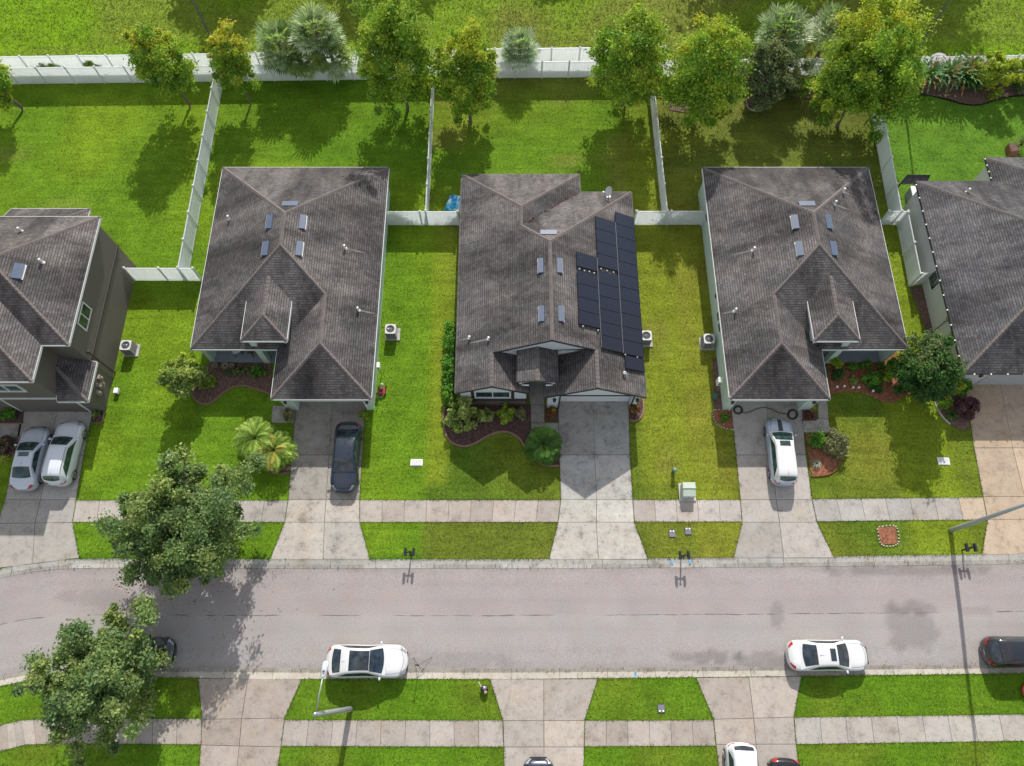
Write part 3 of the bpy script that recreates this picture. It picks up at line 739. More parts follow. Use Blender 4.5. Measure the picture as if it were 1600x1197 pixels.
    mb = MB(); mb.prism([(2.5, yg), (d0-.05, yg), (d0-.05, 19.1), (2.5, 19.1)], -.1, zt-.003); mb.prism([(d1+.05, yg), (XR-.3, yg), (XR-.3, 19.1), (d1+.05, 19.1)], -.1, zt-.003)
    mb.prism([(d0-.05, yg+.003), (d1+.05, yg+.003), (d1+.05, yg+.4), (d0-.05, yg+.4)], 2.35, zt-.003); mb.build('garage_front', WALLW, T)
    mb = MB(); mb.box(((d0+d1)/2, yg-.02, 2.42), (d1-d0+.3, .06, .12)); mb.box((d0-.1, yg-.02, 1.17), (.1, .06, 2.34)); mb.box((d1+.1, yg-.02, 1.17), (.1, .06, 2.34)); mb.build('door_trim', DARKTRIM, T)
    garage_door(T, d0, d1, yg+.5, 2.34, pm('garage_white', (.72, .74, .76), .45, .05))
    MB().box((gr, 18.36, 3.95), (.3, .05, .25)).build('gable_vent', DARKTRIM, T)
    for x in (2.95, 8.7): wall_lamp(T, x, yg, 1.85)
    mb = MB(); mb.box((1.7, 20.88, 1.15), (1.0, .06, 2.15)); dr = mb.build('front_door', pm('door_dark', (.05, .045, .045), .4, .2), T); MB().box((2.05, 20.83, 1.1), (.05, .06, .18)).build('handle', METAL, dr)
    for wy in (33, 27, 23): window(T, XR-.3, wy, 1.7, .9, 1.0, (1, 0), cols=1); window(T, XL+.3, wy, 1.7, .9, 1.0, (-1, 0), cols=1)
    for wx in (-1.5, 2.5): window(T, wx, YB1-.35, 1.5, 1.6, 1.2, (0, 1))
    # roof vents
    for yv in (26.6, 22.9):
        for s_ in (-1, 1): off_ridge_vent(T, (xm+s_*.62, yv, zr-.31+.02), (0, 1, 0), (s_*.5, 0, 1), 1.15, .36)
    off_ridge_vent(T, (xm-.05, P[1]+.95, zr-.475+.02), (1, 0, 0), (0, .5, 1), 1.15, .36)
    for x, y in ((-2.95, 22.3), (-1.6, 21.9)):
        pipe_vent(T, (x, y, EH+PT*(x-XL)), h=.3, streak=(-1, 0, -.5))
    pipe_vent(T, (7.6, 19.45, EH+PT*(XR-7.6)), METAL, .25, .13); pipe_vent(T, (4.7, 27.7, EH+PT*(XR-4.7)), VENTM, .12, .14)
    # satellite dish on the rear slope
    mb = MB(); c = Vector((7.2, 34.1, EH+.5*(YB2-34.1)+.75)); ax = Vector((-.8, -.35, .5)).normalized()
    a = ax.cross(Vector((0, 0, 1))).normalized(); b = a.cross(ax)
    vs = [c-ax*.08]; fs = []
    for k in range(1, 5):
        for i in range(18):
            q = 2*math.pi*i/18; rr = k/4; vs.append(c+a*math.cos(q)*.34*rr+b*math.sin(q)*.40*rr-ax*.08*(1-rr*rr))
    for i in range(18): fs.append((0, 1+i, 1+(i+1) % 18))
    for k in range(3):
        for i in range(18): fs.append((1+k*18+i, 1+(k+1)*18+i, 1+(k+1)*18+(i+1) % 18, 1+k*18+(i+1) % 18))
    mb.add(vs, fs); dish = mb.build('satellite_dish', pm('dish_white', (.6, .62, .63), .4, .05), T, recalc=False)
    base = Vector((7.3, 34.2, EH+.5*(YB2-34.2)))
    MB().tube([base, base+Vector((0, 0, .5)), c-ax*.08], .03, 6).tube([c-ax*.05-b*.35, c+ax*.45-b*.1], .02, 6).box(tuple(c+ax*.45-b*.1), (.12, .1, .1)).box(tuple(base+Vector((0, 0, .03))), (.3, .3, .04)).build('mast', METAL, dish)
    # solar panels on the east slope: (px corner top-left) columns follow the slope
    u = Vector((0, 1, 0)); v = Vector((1, 0, -.5)).normalized(); nn = Vector((.5, 0, 1)).normalized()
    LP, WP = 1.68, 1.02
    def pt(d, y, h=.12): # d = distance down-slope from ridge line
        return Vector((xm, y, zr))+v*d+nn*h
    def panel(d0, y1, ld, lw):
        mb = MB(); q = [pt(d0, y1-.003), pt(d0+ld, y1-.003), pt(d0+ld, y1-lw+.003), pt(d0, y1-lw+.003)]; k = nn*.04
        mb.add([p for p in q]+[p+k for p in q], [(3, 2, 1, 0), (0, 1, 5, 4), (1, 2, 6, 5), (2, 3, 7, 6), (3, 0, 4, 7)])
        o = mb.build('solar_panel', DARKTRIM, T)
        s_ = MB(); r_ = [q[0]+(q[2]-q[0])*.015, q[1]+(q[3]-q[1])*.015, q[2]+(q[0]-q[2])*.015, q[3]+(q[1]-q[3])*.015]; s_.poly([p+k*1.08 for p in r_]); s_.build('cells', SOLAR, o)
    dd = lambda X: (X-xm)*math.sqrt(1.25)
    cA, cB, cC = dd(4.41), dd(5.97), dd(7.55)        # upper edges of the three columns
    wA, wB, wC = dd(5.93)-cA, dd(7.51)-cB, dd(9.07)-cC
    def colp(c, w_, y1, y0, n):
        h_ = (y1-y0)/n
        for i in range(n): panel(c, y1-i*h_, w_, h_)
    colp(cB, wB, 31.52, 27.36, 4); colp(cB, wB, 27.0, 20.95, 6)
    colp(cC, wC, 32.45, 20.93, 11)
    colp(dd(7.63), dd(9.06)-dd(7.63), 20.82, 19.85, 1)
    colp(cA, wA, 28.03, 26.87, 1); colp(cA, wA, 26.55, 22.42, 4)
    rl = MB()
    for c, y1, y0 in ((cB-.025, 28.0, 21.0), (cC-.025, 31.5, 20.95)): rl.tube([pt(c, y1, .17), pt(c, y0, .17)], .022, 6)
    rl.build('panel_rail', pm('rail_dark', (.12, .12, .13), .5, .1), T)
    cl = MB()
    for c, y in ((cA+.3, 26.7), (cA+.7, 26.66), (cA+1.1, 26.7), (cA+1.5, 26.68), (cB+.35, 27.18), (cB+.85, 27.16), (cB+1.4, 27.18), (cA+.4, 22.3), (cA+1.6, 22.25), (cC+.2, 20.87), (cC+1.2, 20.87)): cl.lathe(pt(c, y, 0), [(.07, 0), (.07, .16), (.03, .2)], 8)
    cl.build('panel_clamp', GALV, T)
    return T
h2 = solar_house()

def taupe_house():
    T = thing('house', 'brown two storey house with white trim at the left edge', 'house', (-34, 24, 0))
    XR, YB, YF, XW, YW, ez = -28.8, 30.3, 20.41, -30.55, 17.85, 6.3
    XL = -42.0; hd = (YB-YF)/2; zr = ez+PT*hd; ym = (YB+YF)/2; R1 = (XR-hd, ym, zr)
    ww = 5.2; xv = XW-ww; zv = ez+PT*ww
    hA = 4.9; XWL = XW-2*hA; WP = (XW-hA, YW+hA, ez+PT*hA)
    yint = YF+(WP[2]-ez)/PT
    faces = [[(XR, YB, ez), (XL, YB, ez), (XL+hd, ym, zr), R1], [(XR, YF, ez), (XR, YB, ez), R1], [(XL, YB, ez), (XL, YF, ez), (XL+hd, ym, zr)],
             [(XW, YF, ez), (XR, YF, ez), R1, (WP[0], yint, WP[2])],
             [(XW, YW, ez), (XW, YF, ez), (WP[0], yint, WP[2]), WP], [(XWL, YW, ez), (XW, YW, ez), WP],
             [(XWL, YF, ez), (XWL, YW, ez), WP, (WP[0], yint, WP[2])], [(XL, YF, ez), (XWL, YF, ez), (WP[0], yint, WP[2]), R1, (XL+hd, ym, zr)]]
    caps = [((XR, YB, ez), R1), ((XR, YF, ez), R1), (R1, (XL+hd, ym, zr)), ((XW, YW, ez), WP), (WP, (WP[0], yint, WP[2]))]
    roof(T, faces, caps, SHING, WHITE)
    wall_box(T, [(XR-.3, YB-.3), (XL+.3, YB-.3), (XL+.3, YF+.3), (XWL+.3, YF+.3), (XWL+.3, YW+.3), (XW-.3, YW+.3), (XW-.3, YF+.3), (XR-.3, YF+.3)], -.1, ez-.19, TAUPE)
    # lower front roof over garage corner
    XE, Y0 = -28.78, 17.77; xi = XW-.3; hgt = EH+PT*(XE-xi)
    ys = YF+.3
    hpt = (xi, Y0+(XE-xi), hgt)
    roof(T, [[(XE, Y0, EH), (XE, ys, EH), (xi, ys, hgt), hpt], [(xi, Y0, EH), (XE, Y0, EH), hpt]], [((XE, Y0, EH), hpt)], SHING, WHITE, name='lower_roof')
    wall_box(T, [(XE-.3, Y0+.35), (XE-.3, ys), (xi, ys), (xi, Y0+.35)], -.1, EH-.19, TAUPE, 'garage_wall')
    # garage face under the wing
    mb = MB(); mb.box((-32.6, YW+.27, 2.55), (5.0, .08, .14)); mb.box((-35.05, YW+.27, 1.2), (.14, .08, 2.4)); mb.box((-30.15, YW+.27, 1.2), (.14, .08, 2.4)); mb.build('door_trim', WHITE, T)
    garage_door(T, -34.95, -30.25, YW+.25, 2.45, TAUPE)
    mb = MB(); mb.box((-29.7, YW+.22, 2.85), (1.3, .05, .1)); mb.build('soffit', WHITE, T)
    # belt line and windows
    mb = MB(); mb.box((XR-.27, 25.4, 3.05), (.08, 9.2, .14)); mb.build('belt_band', TAUPED, T)
    window(T, XR-.3, 23.2, 4.9, 1.7, 1.2, (1, 0), cols=2); window(T, -33.4, YW+.3, 4.5, 2.2, 1.2, (0, -1), cols=2, depth=.1)
    mb = MB(); mb.tube([(XR-.2, 21.1, 3.7), (XR-.2, 21.1, 0)], .05, 8); mb.lathe((XR-.2, 21.1, 3.7), [(.09, -.05), (.1, .1), (.05, .14)], 8); mb.build('downpipe', TAUPED, T)
    for y, z, w_ in ((20.0, 1.7, .3), (19.7, 1.35, .35), (19.4, 1.6, .25), (18.95, 1.5, .3)):
        mb = MB(); mb.box((XR-.2, y, z), (.2, w_, .5)); mb.lathe((XR-.1, y, z), [(.1, 0), (.1, .1)], 10, 'X'); mb.build('meter_box', pm('meter_tan', (.28, .25, .21), .6, .1) if 'meter_tan' not in MATS else MATS['meter_tan'], T)
    # rear single storey roof
    xa, xb = -37.9, -31.97; zz = EH+PT*3.1
    roof(T, [[(xb, 33.37, EH), (xa, 33.37, EH), (xa, 30.0, EH+PT*3.37), (xb-3.37, 30.0, EH+PT*3.37)], [(xb, 33.37, EH), (xb-3.37, 30.0, EH+PT*3.37), (xb, 30.0, EH)]], [((xb, 33.37, EH), (xb-3.37, 30.0, EH+PT*3.37))], SHING, WHITE, name='lower_roof')
    wall_box(T, [(xa, 33.0), (xb-.3, 33.0), (xb-.3, 30.0), (xa, 30.0)], -.1, EH-.19, TAUPE, 'rear_wall')
    xs = -33.3; c = Vector((XR-2.3, 24.6, ez+PT*2.3+.02))
    off_ridge_vent(T, (XR-3.35, 24.9, ez+PT*3.35+.02), (0, 1, 0), (.5, 0, 1), 1.1, .6)
    pipe_vent(T, (XR-2.3, 25.9, ez+PT*2.3)); pipe_vent(T, (-33.3, 28.5, ez+PT*(YB-28.5)))
    return T
h0 = taupe_house()

def grey_house():
    T = thing('house', 'pale grey house with white clips along its dark eaves at the right edge', 'house', (38, 28, 0))
    XL, XR, YF, YB, XE, YE = 31.12, 45.5, 19.86, 35.9, 37.0, 38.15
    xm = (XL+XR)/2; hw = (XR-XL)/2; zr = EH+PT*hw; P1 = (xm, YB-hw, zr); P2 = (xm, YF+hw, zr)
    ew = (XR-XE)/2; xe = (XE+XR)/2; ze = EH+PT*ew; W1 = (xe, YE-ew, ze); W2 = (xe, YB-(ze-EH)/PT, ze)
    faces = [[(XL, YF, EH), P2, P1, (XL, YB, EH)], [(XL, YF, EH), (XR, YF, EH), P2],
             [(XL, YB, EH), P1, W2, (XE, YB, EH)], [(XE, YB, EH), W2, W1, (XE, YE, EH)], [(XE, YE, EH), W1, (XR, YE, EH)],
             [(XR, YF, EH), (XR, YE, EH), W1, W2, P1, P2]]
    roof(T, faces, [((XL, YF, EH), P2), (P1, P2), ((XL, YB, EH), P1), ((XE, YE, EH), W1), (W1, W2)], SHING2, DARKTRIM)
    wall_box(T, [(XL+.35, YF+.35), (XR-.3, YF+.35), (XR-.3, YE-.35), (XE+.3, YE-.35), (XE+.3, YB-.35), (XL+.35, YB-.35)], -.1, EH-.19, CREAM)
    window(T, XL+.35, 27.9, 1.6, 1.3, 1.3, (-1, 0), cols=1)
    for y in (24.4, 23.2): MB().tube([(XL+.28, y, 2.2), (XL+.28, y, 0)], .035, 6).box((XL+.27, y, 2.25), (.14, .3, .35)).build('downpipe', METAL, T)
    def clip(x, y): MB().box((x, y, EH-.02), (.09, .09, .07)).build('string_light', WHITEM, T)
    y = YF+.1
    while y < YB: clip(XL-.07, y); y += 1.2
    x = XL+.7
    while x < XR: clip(x, YF-.07); x += 1.15
    y = YB+.3
    while y < YE: clip(XE-.07, y); y += .6
    garage_door(T, 33.6, 38.6, YF+.33, 2.3, pm('garage_grey', (.42, .44, .46), .5, .05))
    wall_lamp(T, 32.9, YF+.35, 2.0)
    for c in ((34.2, 34.3), (38.9-.1, 35.1)):
        z = min(EH+PT*(YB-c[1]) if c[0] < 37.5 else EH+PT*(c[0]-XE)*.9, 9); pipe_vent(T, (c[0], c[1], z))
    return T
h4 = grey_house()

# ------------------------------------------------------------------ fences
def fence(a, b, label, h=1.83, n=None, group='white vinyl fence runs', gate=False):
    a = Vector((a[0], a[1], 0)); b = Vector((b[0], b[1], 0)); L = (b-a).length; n = n or max(1, round(L/2.44)); u = (b-a)/L; rz = math.atan2(u.y, u.x)
    T = thing('fence', label, 'fence', tuple(a), 0, group)
    if 'p' not in fence.__dict__:
        MB().box((0, 0, .965), (.127, .127, 1.93)).build('x', VINYLP); q = bpy.data.objects['x']
        bm = bmesh.new(); bm.from_mesh(q.data); v = [bm.verts.new(p) for p in ((-.08, -.08, 1.93), (.08, -.08, 1.93), (.08, .08, 1.93), (-.08, .08, 1.93), (0, 0, 2.0))]
        for i in range(4): bm.faces.new((v[i], v[(i+1) % 4], v[4]))
        bm.faces.new(v[:4]); bm.to_mesh(q.data); bm.free(); fence.p = q.data; bpy.data.objects.remove(q)
    for i in range(n+1):
        o = bpy.data.objects.new('post', fence.p); S.collection.objects.link(o); o.parent = T; o.location = u*(L*i/n); o.rotation_euler.z = rz
    for i in range(n):
        c = a+u*(L*(i+.5)/n); w = L/n-.13; mb = MB()
        mb.box((c.x, c.y, h-.05), (w, .07, .1), rz); mb.box((c.x, c.y, .12), (w, .07, .14), rz)
        k = max(4, int(w/.28)); ww = w/k
        for j in range(k): q = c+u*((j+.5)*ww-w/2); mb.box((q.x, q.y, h/2+.04), (ww-.0015, .03, h-.28), rz)
        mb.build('fence_panel', VINYL, T)
    return T
G = g
fence(G(-60, 132.8), G(343, 127.8), 'white rear fence behind the brown house lawn, below the orange tinged tree')
fence(G(346, 127.6), G(677, 123.2), 'white rear fence with the big fan palm cluster hanging over it')
fence(G(680, 123), G(1012, 120.3), 'white rear fence behind the house with solar panels, under the small round fan palm')
fence(G(1016, 120), G(1346, 116.5), 'white rear fence hidden behind the dense trees of the brownish back lawn')
fence(G(1352, 116.3), G(1660, 110.5), 'white rear fence behind the banana plants in the far right back garden')
def gt(px, py): return g(px, py, 1.83)
fence(gt(-60, 89.5), gt(345, 83.5), 'outer white fence at the field edge with weeds showing between it and the inner fence')
fence(gt(352, 83.3), gt(680, 77.5), 'outer white fence mostly hidden by fan palms and the tall maple')
fence(gt(684, 77.4), gt(1040, 73), 'outer white fence at the field edge beside the small round fan palm')
fence(G(349, 127.9), G(293.3, 437.5), 'white side fence between the brown house lawn and the first mint house')
fence(G(679.3, 124), G(668.8, 350.8), 'white side fence leading down to the crumpled blue tarp')
fence(G(1012.5, 121.5), G(1036, 350.5), 'white side fence right of the back lawn of the solar panel house')
fence(G(1350, 117.5), G(1391.8, 351), 'white side fence right of the brownish back lawn')
fence(G(211.7, 438.3), G(316, 438.6), 'short white fence joining the brown house to the first mint house')
fence(G(602.5, 351.8), G(717, 352), 'short white fence joining the first mint house to the solar panel house')
fence(G(989, 351.5), G(1095, 351.2), 'short white fence joining the solar panel house to the second mint house')
fence(G(1372, 351.4), G(1400.8, 351.4), 'very short white fence against the right wall of the second mint house')
fence(G(1401.6, 353), G(1420, 447), 'white fence run along the wall of the pale grey house')
fence(G(1421.5, 447), G(1452, 442), 'very short white fence closing the gap to the pale grey house')

# ------------------------------------------------------------------ cars
def prof(pts, s):
    for (a, x), (b, y) in zip(pts, pts[1:]):
        if s <= b: t = (s-a)/(b-a) if b > a else 0; t = t*t*(3-2*t) if False else t; return x+(y-x)*t
    return pts[-1][1]
def smooth_prof(pts, s, e=.012):
    return (prof(pts, max(0, s-2*e))+prof(pts, max(0, s-e))+prof(pts, s)+prof(pts, min(1, s+e))+prof(pts, min(1, s+2*e)))/5
STYLES = {
 'sedan': dict(deck=[(0, .72), (.03, .93), (.2, 1.0), (.68, .98), (.9, .86), (.97, .72), (1, .5)], roof=[(.12, .96), (.30, 1.40), (.40, 1.46), (.52, 1.45), (.58, 1.40), (.74, .99)], c=(.12, .74),
   rear=(.155, .315), front=(.565, .725), side=(.22, .68), sun=(.47, .54), H=1.45),
 'coupe_suv': dict(deck=[(0, .8), (.03, 1.06), (.15, 1.14), (.7, 1.12), (.9, 1.02), (.97, .85), (1, .6)], roof=[(.06, 1.12), (.26, 1.58), (.40, 1.69), (.52, 1.68), (.58, 1.62), (.745, 1.13)], c=(.06, .745),
   rear=(.085, .20), front=(.56, .725), side=(.16, .69), sun=(.31, .545), H=1.68),
 'suv': dict(deck=[(0, .8), (.03, 1.02), (.15, 1.1), (.7, 1.08), (.9, .98), (.97, .82), (1, .55)], roof=[(.02, 1.08), (.10, 1.58), (.2, 1.68), (.50, 1.68), (.57, 1.62), (.735, 1.09)], c=(.02, .735),
   rear=(.035, .095), front=(.56, .72), side=(.10, .68), sun=(.47, .55), H=1.68),
 'box': dict(deck=[(0, .8), (.03, 1.0), (.15, 1.1), (.74, 1.07), (.93, .98), (.98, .8), (1, .55)], roof=[(.02, 1.06), (.075, 1.52), (.15, 1.6), (.55, 1.62), (.62, 1.55), (.77, 1.08)], c=(.02, .77),
   rear=(.03, .085), front=(.61, .755), side=(.09, .72), sun=(.52, .60), H=1.62)}
def car(label, rear, front, Wd, style, paint, group=None, z=.03, roofp=None, hs=1.0, L=None, sunroof=True, glass=None, rails=False, tail=RED, stripe=False, cat='car', hb=.6):
    A = Vector(g(*rear, hb)+(0,)); B = Vector(g(*front, hb)+(0,)); d = (B-A)
    if L is None: L = d.length
    d.normalize(); c = A+d*L/2; T = thing('parked_car', label, cat, (c.x, c.y, z), math.atan2(d.y, d.x), group)
    st = STYLES[style]; glass = glass or CARGLASS; hw = Wd/2
    def Wp(s):
        t = 2*s-1; t0 = .70 if t < 0 else .66; e = 2.9 if t < 0 else 2.5
        if abs(t) < t0: k = 1.0
        else: x = min(1, (abs(t)-t0)/(1-t0)); k = max(0, 1-x**e)**(1/e)
        waist = 1-.025*math.exp(-((s-.5)/.12)**2)
        return hw*k*waist
    def zd(s): return smooth_prof(st['deck'], s)*hs
    def zr(s): return smooth_prof(st['roof'], s, .014)*hs
    def X(s): return (s-.5)*L
    # body
    mb = MB(); ns = 48; ring = []
    sv = [0.5-.5*math.cos(math.pi*i/ns) for i in range(ns+1)]
    for s in sv:
        s_ = min(max(s, .0005), .9995); w = max(Wp(s_), .02); h = zd(s_)
        r = [(-.9, .22), (-1.0*.985, .38), (-1.0, .58), (-.985, .74), (-.95, .90), (-.86, .975), (-.5, 1.0), (0, 1.015)]
        pts = []
        for (a, b) in r:
            zz = b if b < .3 else None
            zz = .22+(h-.22)*((b-.22)/(1.0-.22)); pts.append((X(s), a*w, zz))
        ring.append(pts+[(p[0], -p[1], p[2]) for p in pts[-2::-1]])
    n = len(ring[0]); vs = [p for r in ring for p in r]
    fs = [(i*n+j, (i+1)*n+j, (i+1)*n+j+1, i*n+j+1) for i in range(ns) for j in range(n-1)]+[(i*n+n-1, (i+1)*n+n-1, (i+1)*n, i*n) for i in range(ns)]
    fs += [tuple(range(n)), tuple(range(ns*n, ns*n+n))[::-1]]
    mb.add(vs, fs); body = mb.build('body', paint, T, smooth=True, world=False)
    # cabin
    c0, c1 = st['c']; zmax = st['H']*hs
    def cab(s, a, off=0.0):
        zb = zd(s)-.03; z_ = max(zr(s), zb+.005); k = min(1, max(0, (z_-zb)/(zmax-zb)))
        wb = min(Wp(s)*.93, hw*.93); wt = wb-(.21*hw)*k**.8-.02*hw
        aa = abs(a); sg = 1 if a >= 0 else -1
        if aa <= .6: y = wt*aa/.6*.97; zz = z_-.055*(aa/.6)**2.4*(k**.5)
        elif aa <= .68: t = (aa-.6)/.08; y = wt*(.97+.03*t)+.01*t; zz = z_-.055*(k**.5)-.04*k*t
        else: t = (aa-.68)/.32; top = z_-.055*(k**.5)-.04*k; y = wt+.01+(wb-wt-.01)*t; zz = top+(zb-top)*t
        v = Vector((X(s), sg*y, zz))
        if off:
            e = .004; du = (cab(min(s+e, c1), a)-cab(max(s-e, c0), a)); dv = (cab(s, min(a+.01, 1))-cab(s, max(a-.01, -1))); nn = du.cross(dv).normalized()
            if nn.dot(Vector((0, y*sg, .6))) < 0: nn = -nn
            v = v+nn*off
        return v
    NA = [-1+i/12 for i in range(25)]; NA = sorted(set([-1, -.9, -.8, -.74, -.68, -.64, -.6, -.5, -.4, -.2, 0, .2, .4, .5, .6, .64, .68, .74, .8, .9, 1])); NS = 40
    vs = [cab(c0+(c1-c0)*i/NS, a) for i in range(NS+1) for a in NA]; n = len(NA)
    fs = [(i*n+j, (i+1)*n+j, (i+1)*n+j+1, i*n+j+1) for i in range(NS) for j in range(n-1)]
    MB().add(vs, fs).build('roof', roofp or paint, T, smooth=True, world=False, recalc=True)
    def patch(name, s0, s1, a0, a1, m, curve0=0, curve1=0, off=.008, nsx=10, nay=10, par=T):
        vs = []
        for i in range(nsx+1):
            for j in range(nay+1):
                v = j/nay; a = a0+(a1-a0)*v; q = (2*v-1)**2
                sa = s0+curve0*q; sb = s1+curve1*q; s = sa+(sb-sa)*i/nsx
                vs.append(cab(s, a, off))
        fs = [(i*(nay+1)+j, (i+1)*(nay+1)+j, (i+1)*(nay+1)+j+1, i*(nay+1)+j+1) for i in range(nsx) for j in range(nay)]
        return MB().add(vs, fs).build(name, m, par, smooth=True, world=False, recalc=True)
    f0, f1 = st['front']; r0, r1 = st['rear']; s0, s1 = st['side']
    patch('windscreen', f0, f1, -.56, .56, glass, .0, -.022)
    patch('rear_window', r0, r1, -.53, .53, glass, .018, .0)
    if sunroof == 'pano': patch('sunroof', st['sun'][0], f0-.004, -.52, .52, DGREY if False else CARGLASS)
    elif sunroof: patch('sunroof', st['sun'][0], st['sun'][1], -.36, .36, glass)
    for sg in (-1, 1):
        vs = []; m_ = 18
        for i in range(m_+1):
            t = i/m_; s = s0+(s1-s0)*t
            kz = min(1, min(t/.22, (1-t)/.30)); top = .985-(.985-.73)*kz**.8
            for q in range(4): vs.append(cab(s, sg*(.975+(top-.975)*q/3), .007))
        fs = [(i*4+j, (i+1)*4+j, (i+1)*4+j+1, i*4+j+1) for i in range(m_) for j in range(3)]
        MB().add(vs, fs).build('side_window', glass, T, smooth=True, world=False)
        if rails: MB().tube([cab(r1+.03+(f0-r1-.06)*i/8, sg*.6)+Vector((0, 0, .04)) for i in range(9)], .02, 6).build('roof_rail', METAL, T, world=False)
        # mirror
        p = cab(f1-.045, sg*.97); mm = MB(); mm.blob((p.x, p.y+sg*.14, p.z+.06), (.07, .11, .07), 2, 0); mm.box((p.x, p.y+sg*.04, p.z+.02), (.05, .12, .03)); mm.build('wing_mirror', paint, T, smooth=True, world=False)
    # lamps: patches on the body skin
    def bpt(s, a, off=.006):       # a: lateral fraction, on top/shoulder
        w = max(Wp(s), .02); h = zd(s); fr = min(1, abs(a)); zz = h*(1.0-.02*fr) if fr < .85 else h*(.985-(fr-.85)/.15*.16)
        return Vector((X(s), a*w, zz+.014*h+off))
    for sg in (-1, 1):
        vs = [bpt(s, sg*a, .01) for s in (.915, .94, .962, .98) for a in (.72, .84, .96)]
        fs = [(i*3+j, (i+1)*3+j, (i+1)*3+j+1, i*3+j+1) for i in range(3) for j in range(2)]
        MB().add(vs, fs).build('headlight', LENS, T, smooth=True, world=False)
        vs = [bpt(s, sg*a, .012) for s in (.010, .022, .040, .06) for a in (.76, .87, .985)]
        MB().add(vs, fs).build('tail_light', tail, T, smooth=True, world=False)
        for s in (.18, .81):
            y = sg*(Wp(s)-.115); R_ = .335*hs if style != 'sedan' else .325
            w_ = MB(); w_.lathe((X(s), y, R_-.02), [(R_*.7, -.11), (R_, -.09), (R_, .09), (R_*.7, .12)], 24, 'Y'); wo = w_.build('wheel', TIRE, T, world=False)
            rm = MB(); yy = y+sg*.115
            rm.lathe((X(s), yy, R_-.02), [(R_*.68, -.005), (R_*.62, .012), (R_*.58, .0)], 20, 'Y')
            for k in range(5):
                q = 2*math.pi*k/5; rm.box((X(s)+math.cos(q)*R_*.33, yy+sg*.012, R_-.02+math.sin(q)*R_*.33), (R_*.6, .03, R_*.16), ry=-q)
            rm.build('rim', RIM, wo, world=False)
            ar = MB(); m_ = 16; vs = []
            for k in range(m_+1):
                q = math.pi*k/m_
                for rr in (R_*1.0, R_*1.17): vs.append((X(s)+math.cos(q)*rr, sg*(Wp(s)*.998+.012), R_-.02+math.sin(q)*rr))
            ar.add(vs, [(2*k, 2*k+2, 2*k+3, 2*k+1) for k in range(m_)]).build('wheel_arch', BLACK, T, world=False)
    # trim: grille, plate, seams, bumper line
    MB().box((X(.985), 0, .52*hs), (.12, Wd*.55, .16)).build('grille', BLACK, T, world=False)
    MB().box((X(.004), 0, .62*hs), (.05, .34, .13)).build('number_plate', LENS, T, world=False)
    sm_ = MB()
    for s in (f1+.012,):
        pts = [bpt(s-.02*a*a, a*.8, .006) for a in [i/8-1 for i in range(17)]]; sm_.tube(pts, .012, 4)
    pts = [bpt(.955-.03*a*a, a*.72, .004) for a in [i/8-1 for i in range(17)]]; sm_.tube(pts, .008, 4)
    for sg in (-1, 1): sm_.tube([bpt(f1+.02+(.93-f1)*i/8, sg*(.78-.06*i/8), .002) for i in range(9)], .006, 4)
    sm_.build('bonnet_seam', BLACK, T, world=False)
    if stripe:
        vs = [bpt(f1+.02+(.95-f1)*i/8, a, .009) for i in range(9) for a in (-.17, -.08, .0, .08, .17)]
        MB().add(vs, [(i*5+j, i*5+5+j, i*5+6+j, i*5+1+j) for i in range(8) for j in range(4)]).build('bonnet_stripe', DGREY, T, world=False)
    MB().add([cab(r1+.05, -.02)+Vector((0, 0, 0)), cab(r1+.05, .02), cab(r1+.02, 0)+Vector((-.05, 0, .07)), cab(r1+.11, 0)], [(0, 1, 2), (0, 2, 3), (1, 3, 2)]).build('aerial', paint, T, world=False)
    return T
PW = mat_paint('pearl_white_paint', (.68, .685, .68), .3); PS = mat_paint('silver_paint', (.56, .60, .66), .32, .25); PS2 = mat_paint('silver_white_paint', (.66, .69, .73), .3)
PN = mat_paint('navy_paint', (.022, .032, .055), .22, .3, .9); PL = mat_paint('light_blue_silver_paint', (.44, .50, .60), .3, .25); PB = mat_paint('black_paint', (.018, .019, .023), .2, .1, .9); PR = mat_paint('dark_plum_paint', (.016, .015, .02), .25, .2)
car('silver sedan with small sunroof, left of the white car on the brown house driveway', (36, 766), (60, 667), 1.80, 'sedan', PS, glass=CARGLASSG)
car('white crossover with roof bars, beside the silver sedan on the brown house driveway', (88, 759), (115, 658), 1.82, 'suv', PS2, sunroof=False, rails=True, glass=CARGLASSG, hs=.97)
car('dark navy sedan parked nose down on the first mint house driveway', (546, 660), (536, 769), 1.84, 'sedan', PN, sunroof=False)
car('light blue silver hatchback with white roof and dark bonnet stripe', (1226, 759), (1214, 654), 1.80, 'box', PL, roofp=PW, stripe=True, glass=CARGLASSG)
car('white coupe crossover with large dark glass roof parked along the kerb', (511, 1033), (637, 1033), 1.96, 'coupe_suv', PW, z=-.02, sunroof='pano')
car('white sedan with small sunroof parked along the kerb at the right', (1231, 1024), (1356, 1024), 1.86, 'sedan', PW, z=-.02)
car('black car cut off by the right edge, parked along the kerb', (1538, 1019), (1657, 1018), 1.88, 'suv', PB, z=-.02, sunroof='pano')
car('dark car mostly hidden under the tree at the lower left', (157, 1019), (272, 1019), 1.84, 'sedan', PN, z=-.02)
car('silver white crossover cut off at the bottom edge, beside a dark car', (1156, 1160), (1164, 1278), 1.86, 'suv', PS2, hs=1.0)
car('dark car with red tail light at the bottom edge, right of the silver crossover', (1225, 1184), (1233, 1300), 1.84, 'sedan', PR, sunroof=False)
car('dark car just showing at the bottom edge on the middle lower driveway', (843, 1300), (841, 1183), 1.82, 'sedan', PN, sunroof=False)

